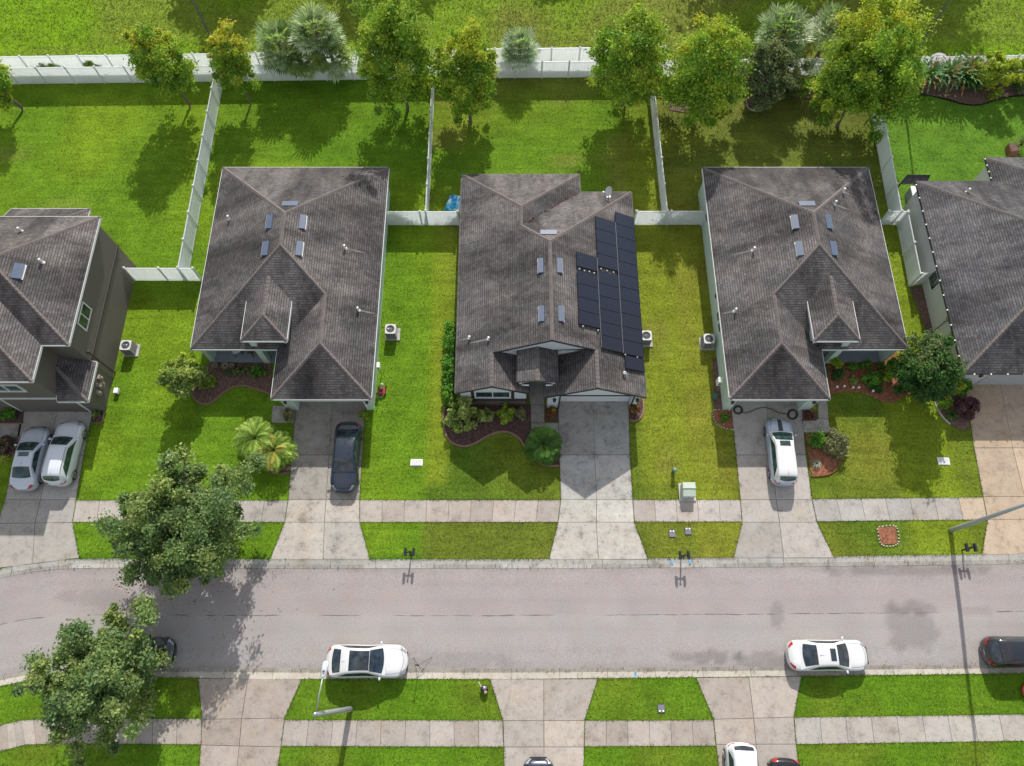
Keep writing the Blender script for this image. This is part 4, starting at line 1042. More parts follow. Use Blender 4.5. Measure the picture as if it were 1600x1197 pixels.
# ------------------------------------------------------------------ vegetation
def quads_mesh(name, C, N, U, sx, sy, col, mat, parent=None, bend=.0):
    """one leaf-shaped face per row: centre C, normal N, long direction U, half sizes sx (wide), sy (long)"""
    n = len(C); N = N/np.linalg.norm(N, axis=1, keepdims=True)
    U = U-N*(U*N).sum(1, keepdims=True); U /= np.linalg.norm(U, axis=1, keepdims=True)+1e-9; V = np.cross(N, U)
    sx = np.broadcast_to(np.asarray(sx, float), (n,))[:, None]; sy = np.broadcast_to(np.asarray(sy, float), (n,))[:, None]
    off = np.array(LOC[parent.name]) if parent is not None else np.zeros(3)
    P = np.empty((n, 4, 3)); P[:, 0] = C-U*sy; P[:, 1] = C+V*sx+N*bend*sx; P[:, 2] = C+U*sy; P[:, 3] = C-V*sx+N*bend*sx
    P -= off
    me = bpy.data.meshes.new(name); me.vertices.add(4*n); me.vertices.foreach_set('co', P.ravel())
    me.loops.add(4*n); me.loops.foreach_set('vertex_index', np.arange(4*n, dtype=np.int32))
    me.polygons.add(n); me.polygons.foreach_set('loop_start', np.arange(0, 4*n, 4, dtype=np.int32)); me.polygons.foreach_set('loop_total', np.full(n, 4, np.int32))
    me.update(calc_edges=True)
    ca = me.color_attributes.new('Col', 'FLOAT_COLOR', 'POINT'); cc = np.ones((n, 4)); cc[:, :3] = np.clip(col, 0, 1)
    ca.data.foreach_set('color', np.repeat(cc, 4, axis=0).ravel()); me.materials.append(mat)
    o = bpy.data.objects.new(name, me); S.collection.objects.link(o)
    if parent is not None: o.parent = parent; LOC[o.name] = LOC[parent.name].copy()
    return o
def rand_dirs(n, up=.0):
    d = nr.normal(size=(n, 3)); d /= np.linalg.norm(d, axis=1, keepdims=True); d[:, 2] += up; return d
PAL = dict(
 oak=[(.075, .105, .038), (.105, .135, .045), (.055, .085, .034), (.15, .155, .05)],
 maple=[(.10, .15, .02), (.15, .195, .025), (.06, .115, .018), (.22, .215, .03)],
 gold=[(.25, .24, .03), (.30, .27, .035), (.19, .21, .03), (.32, .24, .04)],
 orange=[(.36, .17, .04), (.30, .21, .035), (.22, .19, .03)],
 olive=[(.12, .135, .07), (.085, .11, .055), (.06, .085, .042), (.17, .17, .09)],
 lime=[(.20, .26, .03), (.26, .29, .05), (.13, .19, .025)],
 deep=[(.035, .085, .02), (.06, .12, .03), (.03, .065, .02)],
 citrus=[(.10, .14, .035), (.17, .19, .06), (.06, .10, .028), (.25, .26, .10)],
 purple=[(.10, .045, .055), (.15, .07, .08), (.07, .03, .04)],
 croton=[(.30, .10, .04), (.34, .25, .05), (.16, .05, .03), (.10, .12, .03)],
 pale=[(.26, .25, .13), (.20, .20, .10), (.14, .15, .07)],
 varieg=[(.29, .32, .10), (.18, .24, .05), (.34, .36, .14), (.10, .16, .035)],
 fresh=[(.08, .17, .03), (.12, .22, .035), (.055, .12, .022)])
_G = dict(oak=(1.95, 2.2, 2.35), maple=(2.05, 2.3, 1.8), gold=(1.75, 1.95, 1.3), olive=(1.7, 1.8, 1.6), lime=(1.6, 1.65, 1.4), deep=(1.6, 1.7, 1.5), citrus=(1.8, 1.9, 1.7), fresh=(1.6, 1.8, 1.3), pale=(1.3, 1.3, 1.3), purple=(1.35, 1.35, 1.35), varieg=(1.35, 1.4, 1.3))
PAL['orange'] = [(.56, .48, .05), (.50, .50, .06), (.38, .44, .05), (.62, .42, .06)]
for _k, _m in _G.items(): PAL[_k] = [tuple(min(.75, q*w) for q, w in zip(c, _m)) for c in PAL[_k]]
def foliage(parent, c, r, n, size, pal, top=None, topw=.5, clumps=60, crad=.28, name='crown', shell=.72, flat=.0, seed=0, taper=0, elong=1.7, bottom=-.75, lump=.085):
    """crown built of many separate leaves gathered in clumps round ellipsoid c, r"""
    c = np.array(c); r = np.array(r); K = clumps
    d = rand_dirs(K*3); d = d/np.linalg.norm(d, axis=1, keepdims=True); d = d[d[:, 2] > bottom][:K]; K = len(d)
    rad = shell+(1-shell)*nr.rand(K)*1.15-.35*(nr.rand(K) < .3); rad *= 1+.10*nr.normal(size=K)
    ph = nr.rand(6)*6.28; az_ = np.arctan2(d[:, 1], d[:, 0]); rad *= 1+lump*(np.sin(2*az_+ph[0]+d[:, 2]*1.5)+.8*np.sin(3*az_+ph[1]-d[:, 2]*2)+.6*np.sin(5*az_+ph[2]+3*d[:, 2]))
    if taper: d[:, :2] *= (1-taper*np.clip(d[:, 2:3], -1, 1)*.5)
    cc = c+d*r*rad[:, None]
    w = nr.rand(K)**.6+.25; w /= w.sum(); idx = nr.choice(K, n, p=w)
    cr = crad*r.mean()*(0.45+1.0*nr.rand(K))
    g_ = nr.normal(size=(n, 3)); g_ *= (.30+.62*nr.rand(n)[:, None])*cr[idx][:, None]/np.maximum(1e-3, np.linalg.norm(g_, axis=1, keepdims=True))*(.55+.75*nr.rand(n)[:, None])
    g_[:, 2] *= .8
    P = cc[idx]+g_
    P[:, 2] = np.maximum(P[:, 2], .08)
    out = (P-c)/r; out /= np.linalg.norm(out, axis=1, keepdims=True)+1e-6
    N = out*.45+rand_dirs(n)*.75; N[:, 2] = np.abs(N[:, 2])*.8+.35
    U = rand_dirs(n)
    base = np.array(pal); cl = base[nr.randint(len(base), size=K)]; lf = base[nr.randint(len(base), size=n)]
    col = (.55*cl[idx]+.45*lf)*(1+.24*nr.normal(size=(n, 1)))
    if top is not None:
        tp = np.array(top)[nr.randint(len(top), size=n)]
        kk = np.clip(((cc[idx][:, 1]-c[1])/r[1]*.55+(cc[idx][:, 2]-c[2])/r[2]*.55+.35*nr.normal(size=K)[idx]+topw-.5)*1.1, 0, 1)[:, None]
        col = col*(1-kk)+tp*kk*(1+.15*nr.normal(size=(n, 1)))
    s = size*(.65+.7*nr.rand(n))
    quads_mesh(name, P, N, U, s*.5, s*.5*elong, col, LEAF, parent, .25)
    return cc
def tree(name, label, base, top, rx, n, size, pal, topc=None, topw=.5, z0=None, group=None, lean=(0, 0), clumps=60, trunk_r=.13, ry=None, crad=.28, taper=0, cat='tree', limbs=14, shell=.72, fork=None, bark=None):
    X, Y = g(*base); T = thing(name, label, cat, (X, Y, 0), 0, group)
    z0 = z0 if z0 is not None else top*.25
    c = (X+lean[0], Y+lean[1], (z0+top)/2); r = (rx, ry or rx, (top-z0)/2)
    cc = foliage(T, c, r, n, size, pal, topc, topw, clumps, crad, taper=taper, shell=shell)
    mb = MB(); fz = fork or z0+.15*(top-z0); F_ = Vector((X+lean[0]*.3, Y+lean[1]*.3, fz))
    mb.tube([(X, Y, -.1), (X+.02, Y+.02, .25), tuple(Vector((X, Y, 0)).lerp(F_, .5)), tuple(F_)], [trunk_r*1.5, trunk_r*1.1, trunk_r, trunk_r*.85], 10)
    topv = Vector((c[0], c[1], top-.35*(top-z0))); mb.tube([F_-Vector((0, 0, .1)), F_.lerp(topv, .5)+Vector((.1, -.1, 0)), topv], [trunk_r*.85, trunk_r*.5, trunk_r*.15], 8)
    for k in range(min(limbs, len(cc))):
        e = Vector(cc[k*len(cc)//limbs]); s_ = F_.lerp(topv, rnd.uniform(0, .6)); m = s_.lerp(e, .5)+Vector((0, 0, .12*(e-s_).length))
        mb.tube([s_, m, s_.lerp(e, .97)], [trunk_r*.42, trunk_r*.26, trunk_r*.08], 6)
    mb.build('trunk', bark or BARK, T, smooth=True, recalc=False)
    return T
RG = 'trees planted along the rear fence'
tree('maple_tree', 'green tree cut off at the left edge in front of the rear fence', (36, 172), 6.6, 2.1, 21000, .125, PAL['maple'], PAL['gold'], .2, z0=1.2, lean=(-1.2, .3), group=RG, clumps=110)
tree('maple_tree', 'gold and green tree just left of the first side fence', (297, 167), 7.6, 2.15, 21000, .12, PAL['maple'], PAL['orange'], .45, z0=1.2, lean=(-.6, .4), group=RG, trunk_r=.10, clumps=120, ry=1.9)
tree('maple_tree', 'smaller orange and yellow tree just right of the first side fence', (392, 162), 7.4, 1.75, 18000, .115, PAL['maple'], PAL['orange'], .6, z0=1.6, lean=(-.2, .2), group=RG, trunk_r=.09, clumps=100, ry=1.6)
tree('maple_tree', 'tallest green tree between the fan palm cluster and the second side fence', (637, 170), 10.2, 2.95, 39000, .125, PAL['maple'], PAL['lime'], .45, z0=1.2, lean=(-.2, .4), group=RG, clumps=200, taper=.5, crad=.24)
tree('maple_tree', 'narrow green tree with a golden top right of the second side fence', (735, 190), 8.6, 2.15, 26000, .125, PAL['maple'], PAL['gold'], .42, z0=.6, lean=(-.1, .4), group=RG, clumps=130)
tree('maple_tree', 'broad green tree left of the third side fence', (975, 168), 8.6, 2.9, 39000, .125, PAL['maple'], PAL['lime'], .42, z0=1.4, lean=(-.2, .3), group=RG, clumps=190, crad=.25)
tree('maple_tree', 'dense tall yellow green tree right of the third side fence', (1082, 196), 10.1, 2.75, 40000, .125, PAL['maple'], PAL['gold'], .22, z0=.5, lean=(0, .6), group=RG, clumps=190, taper=.2)
tree('maple_tree', 'largest yellow green tree hiding the top of the fourth side fence', (1308, 196), 10.2, 3.45, 60000, .125, PAL['maple'], PAL['gold'], .24, z0=.6, lean=(.2, .7), group=RG, clumps=260, crad=.22)
tree('olive_tree', 'round dark grey green tree in a ring bed between the two largest yellow trees', (1192, 160), 4.9, 2.05, 17000, .13, PAL['olive'], None, z0=.4, clumps=110, lean=(-.1, .3), crad=.22, elong=2.5) if False else tree('olive_tree', 'round dark grey green tree in a ring bed between the two largest yellow trees', (1190, 162), 5.3, 2.3, 24000, .12, PAL['olive'], None, z0=.4, clumps=110, lean=(-.1, .3), crad=.22)
tree('street_oak', 'large green oak on the grass verge shading the road', (322, 852), 7.4, 4.15, 72000, .115, PAL['oak'], PAL['citrus'], .12, z0=1.7, lean=(.25, .5), clumps=260, crad=.19, trunk_r=.2, limbs=40, ry=3.75, shell=.6)
tree('street_oak', 'open branched oak at the lower left, over the dark car', (216, 1070), 7.2, 3.45, 46000, .115, PAL['oak'], PAL['citrus'], .12, z0=1.9, lean=(-.35, .3), clumps=170, crad=.2, trunk_r=.19, limbs=45, ry=3.3, shell=.58)
tree('citrus_tree', 'small rounded bright tree at the left corner of the first porch bed', (306, 604), 3.3, 1.35, 10000, .11, PAL['citrus'], PAL['lime'], .35, z0=.5, clumps=90, trunk_r=.06, limbs=8)
tree('magnolia_tree', 'dense dark tree with pale leaf edges between the second mint house and the grey house', (1424, 604), 5.4, 1.85, 24000, .125, PAL['deep'], [(.16, .20, .08), (.22, .25, .12)], .30, lean=(-.25, 0), z0=.4, clumps=150, trunk_r=.1, limbs=10)
# trees north of the view that shade the field
for i, (x, y, h_, r_) in enumerate(((-26, 66, 9, 4), (-13, 70, 11, 3.2), (-7.5, 69, 10, 2.2), (24, 68, 12, 5.5), (37, 68.5, 12.5, 6), (6, 74, 12, 2.5))):
    T = thing('field_tree', ('broad', 'tall', 'slim', 'huge', 'massive', 'lone')[i]+' tree beyond the field whose shade crosses the grass', 'tree', (x, y, 0), 0, 'trees beyond the field')
    foliage(T, (x, y, h_*.6), (r_, r_*.8, h_*.4), 6500, .42, PAL['deep'], clumps=45, crad=.4); MB().tube([(x, y, 0), (x, y, h_*.6)], [.25, .12], 8).build('trunk', BARK, T)

def fan_palm(label, base, h, r, nf, cols, group=None, name='fan_palm', hang=.5, leaflets=20, lw=.04, trunk=.16, world=None):
    X, Y = world or g(*base); T = thing(name, label, 'palm', (X, Y, 0), 0, group); C, N, U, SX, SY, COL = [], [], [], [], [], []
    mb = MB(); c0 = Vector((X, Y, h))
    for k in range(nf):
        az = k*2.39996+rnd.uniform(-.2, .2); t = (k+.5)/nf; el = math.radians(82-118*t**.85)+rnd.uniform(-.12, .12)
        L = r*rnd.uniform(.46, .66)
        d = Vector((math.cos(az)*math.cos(el), math.sin(az)*math.cos(el), math.sin(el)))
        hub = c0+d*L-Vector((0, 0, hang*.25*t*L)); mb.tube([c0, hub], [.022, .012], 4, cap=False)
        side = d.cross(Vector((0, 0, 1))); side = side.normalized() if side.length > .05 else Vector((1, 0, 0)); up = side.cross(d).normalized()
        bc = np.array(cols[rnd.randrange(len(cols))])*rnd.uniform(.75, 1.25)
        for j in range(leaflets):
            q = (j/(leaflets-1)-.5)*math.radians(250); fl = r*rnd.uniform(.50, .62)*(1-.25*abs(q)/2.2)
            ld = (d*math.cos(q)+side*math.sin(q)).normalized()
            m = hub+ld*fl*.36; tip = m+(ld-Vector((0, 0, hang*(.7+.5*rnd.random())))).normalized()*fl*.62
            for a, b, w0 in ((hub, m, lw), (m-ld*fl*.03, tip, lw*.9)):
                mid = (a+b)/2; dd = b-a; nn = (up+side*rnd.uniform(-.5, .5)).normalized()
                C.append(mid); U.append(dd); N.append(nn); SX.append(w0*r); SY.append(dd.length/2*1.04); COL.append(bc*rnd.uniform(.8, 1.25))
    quads_mesh('frond', np.array(C), np.array(N), np.array(U), SX, SY, np.array(COL), LEAFM, T)
    mb.build('petiole', pm('petiole', (.16, .17, .06), .7, .2) if 'petiole' not in MATS else MATS['petiole'], T, recalc=False)
    if h > .5: MB().tube([(X, Y, -.05), (X, Y, h*.5), (X, Y, h)], [trunk*1.2, trunk, trunk*.9], 10).build('trunk', BARKP, T)
    return T
PG = [(.34, .42, .25), (.26, .36, .18), (.48, .53, .38), (.19, .28, .11)]; PY = [(.30, .38, .09), (.38, .40, .14), (.22, .30, .08)]
GP = 'fan palms behind the rear fence'
fan_palm('left fan palm of the big cluster beside the small orange tree', (452, 112), 3.0, 2.1, 40, PG, GP)
fan_palm('tallest fan palm in the middle of the big cluster', (512, 110), 4.2, 2.2, 44, PG, GP)
fan_palm('front fan palm of the cluster with yellowish fronds drooping over the inner fence', (528, 122), 2.9, 2.0, 38, PG+PY, GP, hang=1.1)
fan_palm('low fan palm of the cluster tucked behind its left one', (478, 118), 2.3, 1.9, 34, PG+PY, GP, hang=.9)
fan_palm('small round silver green fan palm standing alone behind the rear fence', (812, 106), 2.2, 1.75, 42, [(.40, .48, .36), (.32, .42, .28), (.5, .55, .45)], GP)
fan_palm('shaggy grey green fan palm above the dark round tree', (1203, 104), 3.7, 2.35, 46, PG, GP, hang=.8)
fan_palm('pale fan palm peeping out left of the largest yellow tree', (1275, 92), 3.4, 1.9, 34, PG, GP, hang=.7)
fan_palm('dark fan palm at the far right end of the rear bed', (1600, 128), 2.0, 1.5, 30, [(.07, .10, .06), (.10, .13, .08)], GP, hang=.8)

def feather_palm(label, base, h, r, nf, cols, name='pygmy_palm', group=None, lw=.02, pairs=20, up0=75, trunk=.07, leaflen=.30):
    X, Y = g(*base); T = thing(name, label, 'palm', (X, Y, 0), 0, group); C, N, U, SX, SY, COL = [], [], [], [], [], []; mb = MB()
    for k in range(nf):
        az = k*2.39996+rnd.uniform(-.15, .15); t = (k+.5)/nf; el = math.radians(up0-70*t); p = Vector((X, Y, h)); pts = [p.copy()]; L = r*rnd.uniform(1.0, 1.25)
        bc = np.array(cols[rnd.randrange(len(cols))])*rnd.uniform(.8, 1.2); seg = 8
        for i in range(seg):
            e = el-math.radians(85)*(i/seg)**1.4; d = Vector((math.cos(az)*math.cos(e), math.sin(az)*math.cos(e), math.sin(e))); p = p+d*L/seg; p.z = max(p.z, .06); pts.append(p.copy())
        mb.tube(pts, [.014]*len(pts), 3, cap=False)
        for j in range(pairs):
            s = (.12+.88*j/pairs)*seg; i = min(seg-1, int(s)); a = pts[i].lerp(pts[i+1], s-i); d = (pts[i+1]-pts[i]).normalized(); side = d.cross(Vector((0, 0, 1))).normalized()
            ll = leaflen*r*(math.sin(math.pi*(.12+.86*j/pairs))**.6+.12)
            for sg in (-1, 1):
                ld = (side*sg+d*.75-Vector((0, 0, .35))).normalized(); C.append(a+ld*ll/2); U.append(ld); N.append(Vector((0, 0, 1))+side*sg*.5+Vector((rnd.uniform(-.3, .3),)*3)); SX.append(lw*r); SY.append(ll/2); COL.append(bc*rnd.uniform(.85, 1.2))
    quads_mesh('frond', np.array(C), np.array(N), np.array(U), SX, SY, np.array(COL), LEAFM, T)
    mb.build('rachis', MATS['petiole'], T, recalc=False); MB().tube([(X, Y, -.05), (X, Y, h)], [trunk*1.2, trunk], 8).build('trunk', BARKP, T)
    return T
BG = [(.27, .42, .06), (.34, .48, .08), (.20, .33, .045)]; BG2 = [(.09, .21, .03), (.13, .28, .04), (.07, .16, .025)]
feather_palm('bright green palm on the lawn side of the small driveway bed, left one', (408, 694), .9, 1.5, 46, BG, pairs=34, lw=.012)
feather_palm('bright green palm with yellow tips touching the driveway edge, right one', (436, 712), .9, 1.4, 42, BG+[(.42, .36, .08)], pairs=34, lw=.012)
feather_palm('lush deep green palm where the curved bed meets the solar house driveway', (848, 700), .7, 1.25, 26, BG2, lw=.05, pairs=16, leaflen=.42)

def bush(label, base, r, h, n, size, pal, name='shrub', group=None, top=None, topw=.4, clumps=24, crad=.38, elong=1.7, world=None, cat='shrub', spiky=False):
    X, Y = world or g(*base); T = thing(name, label, cat, (X, Y, 0), 0, group)
    rr = r if isinstance(r, tuple) else (r, r)
    foliage(T, (X, Y, h*.5), (rr[0]*.82, rr[1]*.82, h*.5), n, size, pal, top, topw, clumps, crad, shell=.7, elong=elong)
    mb = MB()
    for k in range(5): q = 2*math.pi*k/5; mb.tube([(X, Y, 0), (X+math.cos(q)*rr[0]*.45, Y+math.sin(q)*rr[1]*.45, h*.7)], [.03, .012], 5)
    mb.build('stem', BARK, T, recalc=False); return T
def blades(label, base, r, n, w, cols, name='spiky_plant', h=.0, el0=80, el1=10, cat='plant', droop=.6, group=None, col2=None):
    X, Y = g(*base); T = thing(name, label, cat, (X, Y, 0), 0, group); C, N, U, SX, SY, COL = [], [], [], [], [], []
    for k in range(n):
        az = k*2.39996; t = (k+.5)/n; el = math.radians(el0+(el1-el0)*t); p = Vector((X, Y, h+.05)); L = r*rnd.uniform(.85, 1.15)/max(.35, math.cos(math.radians(el1))); bc = np.array(cols[rnd.randrange(len(cols))])
        for i in range(4):
            e = el-droop*(i/3)**1.5*1.2; d = Vector((math.cos(az)*math.cos(e), math.sin(az)*math.cos(e), math.sin(e))); q = p+d*L/4; q.z = max(.04, q.z); m = (p+q)/2
            side = d.cross(Vector((0, 0, 1))).normalized(); C.append(m); U.append(q-p); N.append(side.cross(d)); SX.append(w*(1, 1.15, .9, .5)[i]); SY.append((q-p).length*.62); COL.append(bc*rnd.uniform(.85, 1.15)); p = q
    quads_mesh('leaf_blade', np.array(C), np.array(N), np.array(U), SX, SY, np.array(COL), LEAFM, T); MB().tube([(X, Y, -.02), (X, Y, h+.1)], [.05, .04], 8).build('stem', BARKP, T); return T

# planting beds -------------------------------------------------------
def bed(label, pts, mulch, edge=None, closed=True, eh=.10, ew=.12, edge_pts=None, name='planting_bed', stones=False):
    P = [g(*p) for p in pts]; SOLID.append(P)
    c = (sum(p[0] for p in P)/len(P), sum(p[1] for p in P)/len(P)); T = thing(name, label, 'planting bed', (c[0], c[1], 0))
    mb = MB(); mb.prism(P, -.02, .05); mb.build('mulch', mulch, T)
    if edge is not None:
        E_ = [g(*p) for p in (edge_pts or pts)]; E2 = []
        # Catmull-Rom rounding
        for i in range(len(E_)-1):
            p0, p1, p2, p3 = E_[max(0, i-1)], E_[i], E_[i+1], E_[min(len(E_)-1, i+2)]
            for k in range(6):
                t = k/6; E2.append(tuple(.5*((2*p1[q])+(-p0[q]+p2[q])*t+(2*p0[q]-5*p1[q]+4*p2[q]-p3[q])*t*t+(-p0[q]+3*p1[q]-3*p2[q]+p3[q])*t**3) for q in (0, 1)))
        E2.append(E_[-1])
        mb = MB()
        if stones:
            acc = 0
            for a, b in zip(E2, E2[1:]):
                L = math.hypot(b[0]-a[0], b[1]-a[1]); acc += L
                if acc > ew*1.25: mb.blob((b[0], b[1], .05), (ew*.5, ew*.45, .06), 1, .25); acc = 0
        else:
            for a, b in zip(E2, E2[1:]):
                L = math.hypot(b[0]-a[0], b[1]-a[1])
                if L < 1e-3: continue
                mb.box(((a[0]+b[0])/2, (a[1]+b[1])/2, eh/2), (L+.02, ew, eh), math.atan2(b[1]-a[1], b[0]-a[0]))
        mb.build('edging', edge, T)
    return T
bed('curved dark mulch bed with terracotta kerb before the solar panel house', [(697, 634), (693, 650), (694, 672), (702, 688), (715, 695), (731, 696), (748, 689), (765, 679), (783, 674), (798, 676), (812, 685), (822, 700), (836, 717), (852, 727), (874, 728), (873.5, 690), (832, 690), (829, 661), (829, 633)], MULCHD, EDGE, edge_pts=[(693.5, 640), (693, 655), (694.5, 672), (702, 688), (715, 696), (731, 697), (748, 690), (765, 680), (783, 675), (798, 677), (812, 686), (822, 701), (836, 718), (852, 727.5), (873, 728)])
bed('small square mulch patch between the walkway and the solar house garage', [(851.5, 633), (872, 636), (872.5, 659), (851.5, 659)], MULCHD)
bed('rounded mulch patch with kerb at the right corner of the solar house garage', [(982, 636), (1002, 622), (1004, 640), (1001, 652), (992, 657), (982.5, 657)], MULCHD, EDGE, edge_pts=[(1004, 622), (1005.5, 638), (1002, 651), (993, 657.5), (984, 657)])
bed('reddish mulch bed in front of the first mint house porch', [(326, 568), (424, 568), (424, 616), (412, 612), (398, 608), (385, 603), (372, 603), (358, 608), (345, 617), (333, 627), (322, 631), (310, 628), (300, 618), (299, 604), (305, 590)], MULCHB, EDGE, edge_pts=[(299, 606), (300.5, 618), (310, 628.5), (322, 631.5), (333, 628), (345, 618), (358, 608.5), (372, 603.5), (385, 603.5), (398, 608), (412, 612), (423, 617)])
bed('small crescent bed under the two bright palms', [(404, 706), (407, 720), (414, 732), (426, 739), (440, 740), (453, 737), (456, 712), (440, 700), (418, 697)], MULCHB, EDGE, edge_pts=[(404, 708), (407, 721), (414, 732.5), (426, 739.5), (440, 740.5), (452.5, 738)])
bed('big red mulch bed full of shrubs before the second mint house', [(1292, 562), (1330, 562), (1415, 550), (1458, 575), (1470, 600), (1440, 612), (1412, 620), (1400, 629), (1380, 628), (1362, 620), (1345, 614), (1325, 612), (1308, 614), (1296, 616)], MULCHR)
bed('round red mulch bed left of the sunny lawn beside the white roofed car', [(1258, 677), (1300, 690), (1318, 700), (1312, 718), (1304, 735), (1290, 742), (1270, 744), (1266, 735), (1262, 705)], MULCHR, MULCHR, edge_pts=[(1318, 704), (1312, 720), (1304, 735), (1290, 742), (1267, 744)])
bed('corner mulch bed with pale stone border left of the silver white-roofed car', [(1115, 641), (1143, 641), (1145, 671), (1131, 668), (1121, 662), (1115, 652)], MULCHR, EDGEW, edge_pts=[(1143, 641), (1115, 641), (1114.5, 652), (1121, 663), (1131, 669), (1145, 671.5)], stones=True, ew=.11)
bed('small square bed right of the second mint house garage door', [(1252.5, 640), (1275.5, 640), (1276, 657.5), (1254, 657.5)], MULCHD)
bed('grey mulch bed with purple shrub along the tan driveway', [(1456, 612), (1462, 632), (1472, 650), (1484, 662), (1500, 672), (1514, 672), (1508, 612), (1490, 598), (1470, 600)], MULCHB, EDGEW, edge_pts=[(1455.5, 614), (1461, 632), (1471, 650), (1484, 663)], ew=.07)
bed('rectangular mulch patch ringed by pale stones on the verge', [(1370, 824), (1399, 823), (1402, 850), (1377, 851)], MULCHR, EDGEW, edge_pts=[(1370, 824), (1399, 823), (1402, 850), (1377, 851), (1370, 824)], stones=True, ew=.12)
bed('long curved back bed with black edging behind the grey house', [(1372, 118), (1372, 162), (1395, 158), (1410, 153), (1428, 149), (1450, 149), (1480, 156), (1505, 163), (1530, 164), (1555, 157), (1580, 151), (1640, 148), (1650, 112)], MULCHB, BLACK, edge_pts=[(1372, 162.5), (1395, 158.5), (1410, 153.5), (1428, 149.5), (1450, 149.5), (1480, 156.5), (1505, 163.5), (1530, 164.5), (1555, 157.5), (1580, 151.5), (1640, 148.5)], eh=.12, ew=.06)
bed('small ring of pale edging under the dark round tree', [(1168, 150), (1166, 160), (1170, 170), (1183, 174), (1195, 170), (1198, 160), (1196, 150)], MULCHB, EDGEW, edge_pts=[(1168, 150), (1166, 160), (1170, 170), (1183, 174), (1195, 170), (1198, 160), (1196, 150)], ew=.06)
bed('dark bare soil strip under the dense trees by the rear fence', [(1040, 121), (1350, 118), (1352, 150), (1290, 160), (1230, 150), (1150, 152), (1100, 182), (1045, 172)], MULCHB)
bed('narrow gravel strip along the left wall of the second mint house', [(1113, 560), (1126, 560), (1128, 639), (1116, 639)], MULCHB)
bed('dry soil patch beside the short fence of the grey house', [(1421, 450), (1452, 446), (1482, 560), (1464, 560)], MULCHB)
bed('small mulch patch at the brown house garage corner', [(146, 641), (163, 641), (160, 658), (144, 660)], MULCHD, EDGE, edge_pts=[(163.5, 641), (160, 660), (144, 661)], ew=.06)
bed('mulch patch with round bush left of the brown house garage', [(-20, 641), (38, 641), (36, 661), (-24, 662)], MULCHD, EDGE, edge_pts=[(-24, 662.5), (36, 662)], ew=.07)
bed('shrub bed below the brown house walkway', [(-40, 685), (30, 685), (22, 712), (-44, 716)], MULCHB)

# shrubs ------------------------------------------------------------------
bush('largest light green shrub at the left end of the curved bed', (722, 655), (1.35, 1.5), 1.7, 5200, .16, PAL['varieg'], clumps=46, crad=.26)
bush('light green shrub joined to the right side of the largest one', (758, 652), (.7, .6), .9, 1400, .15, PAL['varieg'])
bush('yellow green shrub in the middle of the curved bed', (790, 651), (.6, .7), .9, 1400, .15, PAL['lime'])
bush('sparse olive shrub right of the middle one in the curved bed', (812, 648), .5, .7, 600, .14, PAL['pale'])
bush('red croton in the square mulch patch', (861, 646), (.38, .5), .7, 800, .12, PAL['croton'])
bush('orange croton at the right corner of the solar house garage', (992, 641), (.42, .45), .7, 800, .12, PAL['croton']+[(.4, .3, .05)])
for i in range(9):
    y = 518+i*13.5
    bush(('topmost', 'second', 'third', 'fourth', 'fifth', 'sixth', 'seventh', 'eighth', 'lowest')[i]+' bush from the top of the hedge on the left wall of the solar house', (703.5-i*.35, y), (.42, .66), 1.2+.1*(i % 3), 1300, .10, PAL['fresh'], group='hedge along the left wall of the solar panel house')
bush('small leggy shrub on the concrete left of the navy sedan', (452, 652), .5, .8, 600, .13, PAL['pale'])
bush('tiny yellow green plant at the right corner of the first mint garage', (569, 652), (.28, .45), .5, 350, .11, PAL['lime'])
bush('low olive shrub left in the porch bed under the column', (372, 583), (1.0, .4), .5, 900, .11, PAL['olive'])
bush('low green shrub right in the porch bed beside the garage wing', (404, 584), (.8, .5), .55, 900, .11, PAL['fresh'])
bush('small lime shrub against the rounded citrus tree', (330, 600), .55, .8, 700, .12, PAL['lime'])
bush('left round green ball shrub nearest the porch', (1328, 576), .42, .8, 1300, .07, PAL['fresh'], clumps=30)
bush('right round green ball shrub nearest the porch', (1349, 573), .42, .8, 1300, .07, PAL['fresh'], clumps=30)
bush('bright green round shrub below the two ball shrubs', (1357, 597), .68, 1.1, 2400, .10, PAL['fresh'], clumps=36)
bush('tall feathery dark green shrub right of the ball shrubs', (1383, 585), (.75, 1.1), 1.9, 2600, .12, PAL['deep']+PAL['maple'])
bush('yellow green shrub beside the garage wing wall in the red bed', (1302, 572), (.5, .5), 1.1, 1100, .12, PAL['lime'])
bush('deep green shrub just below the yellow one in the red bed', (1306, 588), (.5, .5), .9, 900, .12, PAL['deep'])
bush('pale variegated small plant in the red bed', (1333, 597), (.35, .45), .5, 450, .10, PAL['varieg'])
bush('low dark green clump near the white ornaments', (1366, 608), .5, .6, 600, .11, PAL['deep'])
bush('golden shrub behind the dark magnolia crown', (1405, 560), .45, 1.4, 900, .12, PAL['gold'])
bush('chartreuse shrub right of the dark magnolia', (1480, 607), (.6, .95), 1.8, 2400, .12, PAL['lime']+[(.33, .38, .04)])
bush('deep green shrub against the garage corner of the grey house', (1497, 608), (.75, .7), 1.4, 2400, .12, PAL['fresh'])
bush('round light green ball shrub left of the purple one', (1472, 634), (.52, .55), .9, 2200, .07, PAL['fresh']+PAL['lime'], clumps=36)
bush('small dark green ball shrub below the light green one', (1484, 650), .42, .6, 1100, .07, PAL['deep']+PAL['fresh'])
bush('spreading purple shrub overhanging the tan driveway', (1505, 640), (.95, .85), 1.3, 2600, .13, PAL['purple'], crad=.3, elong=3)
bush('dense green rounded shrub at the driveway side of the round red bed', (1274, 690), (.65, .7), 1.0, 3000, .09, PAL['fresh'], clumps=40)
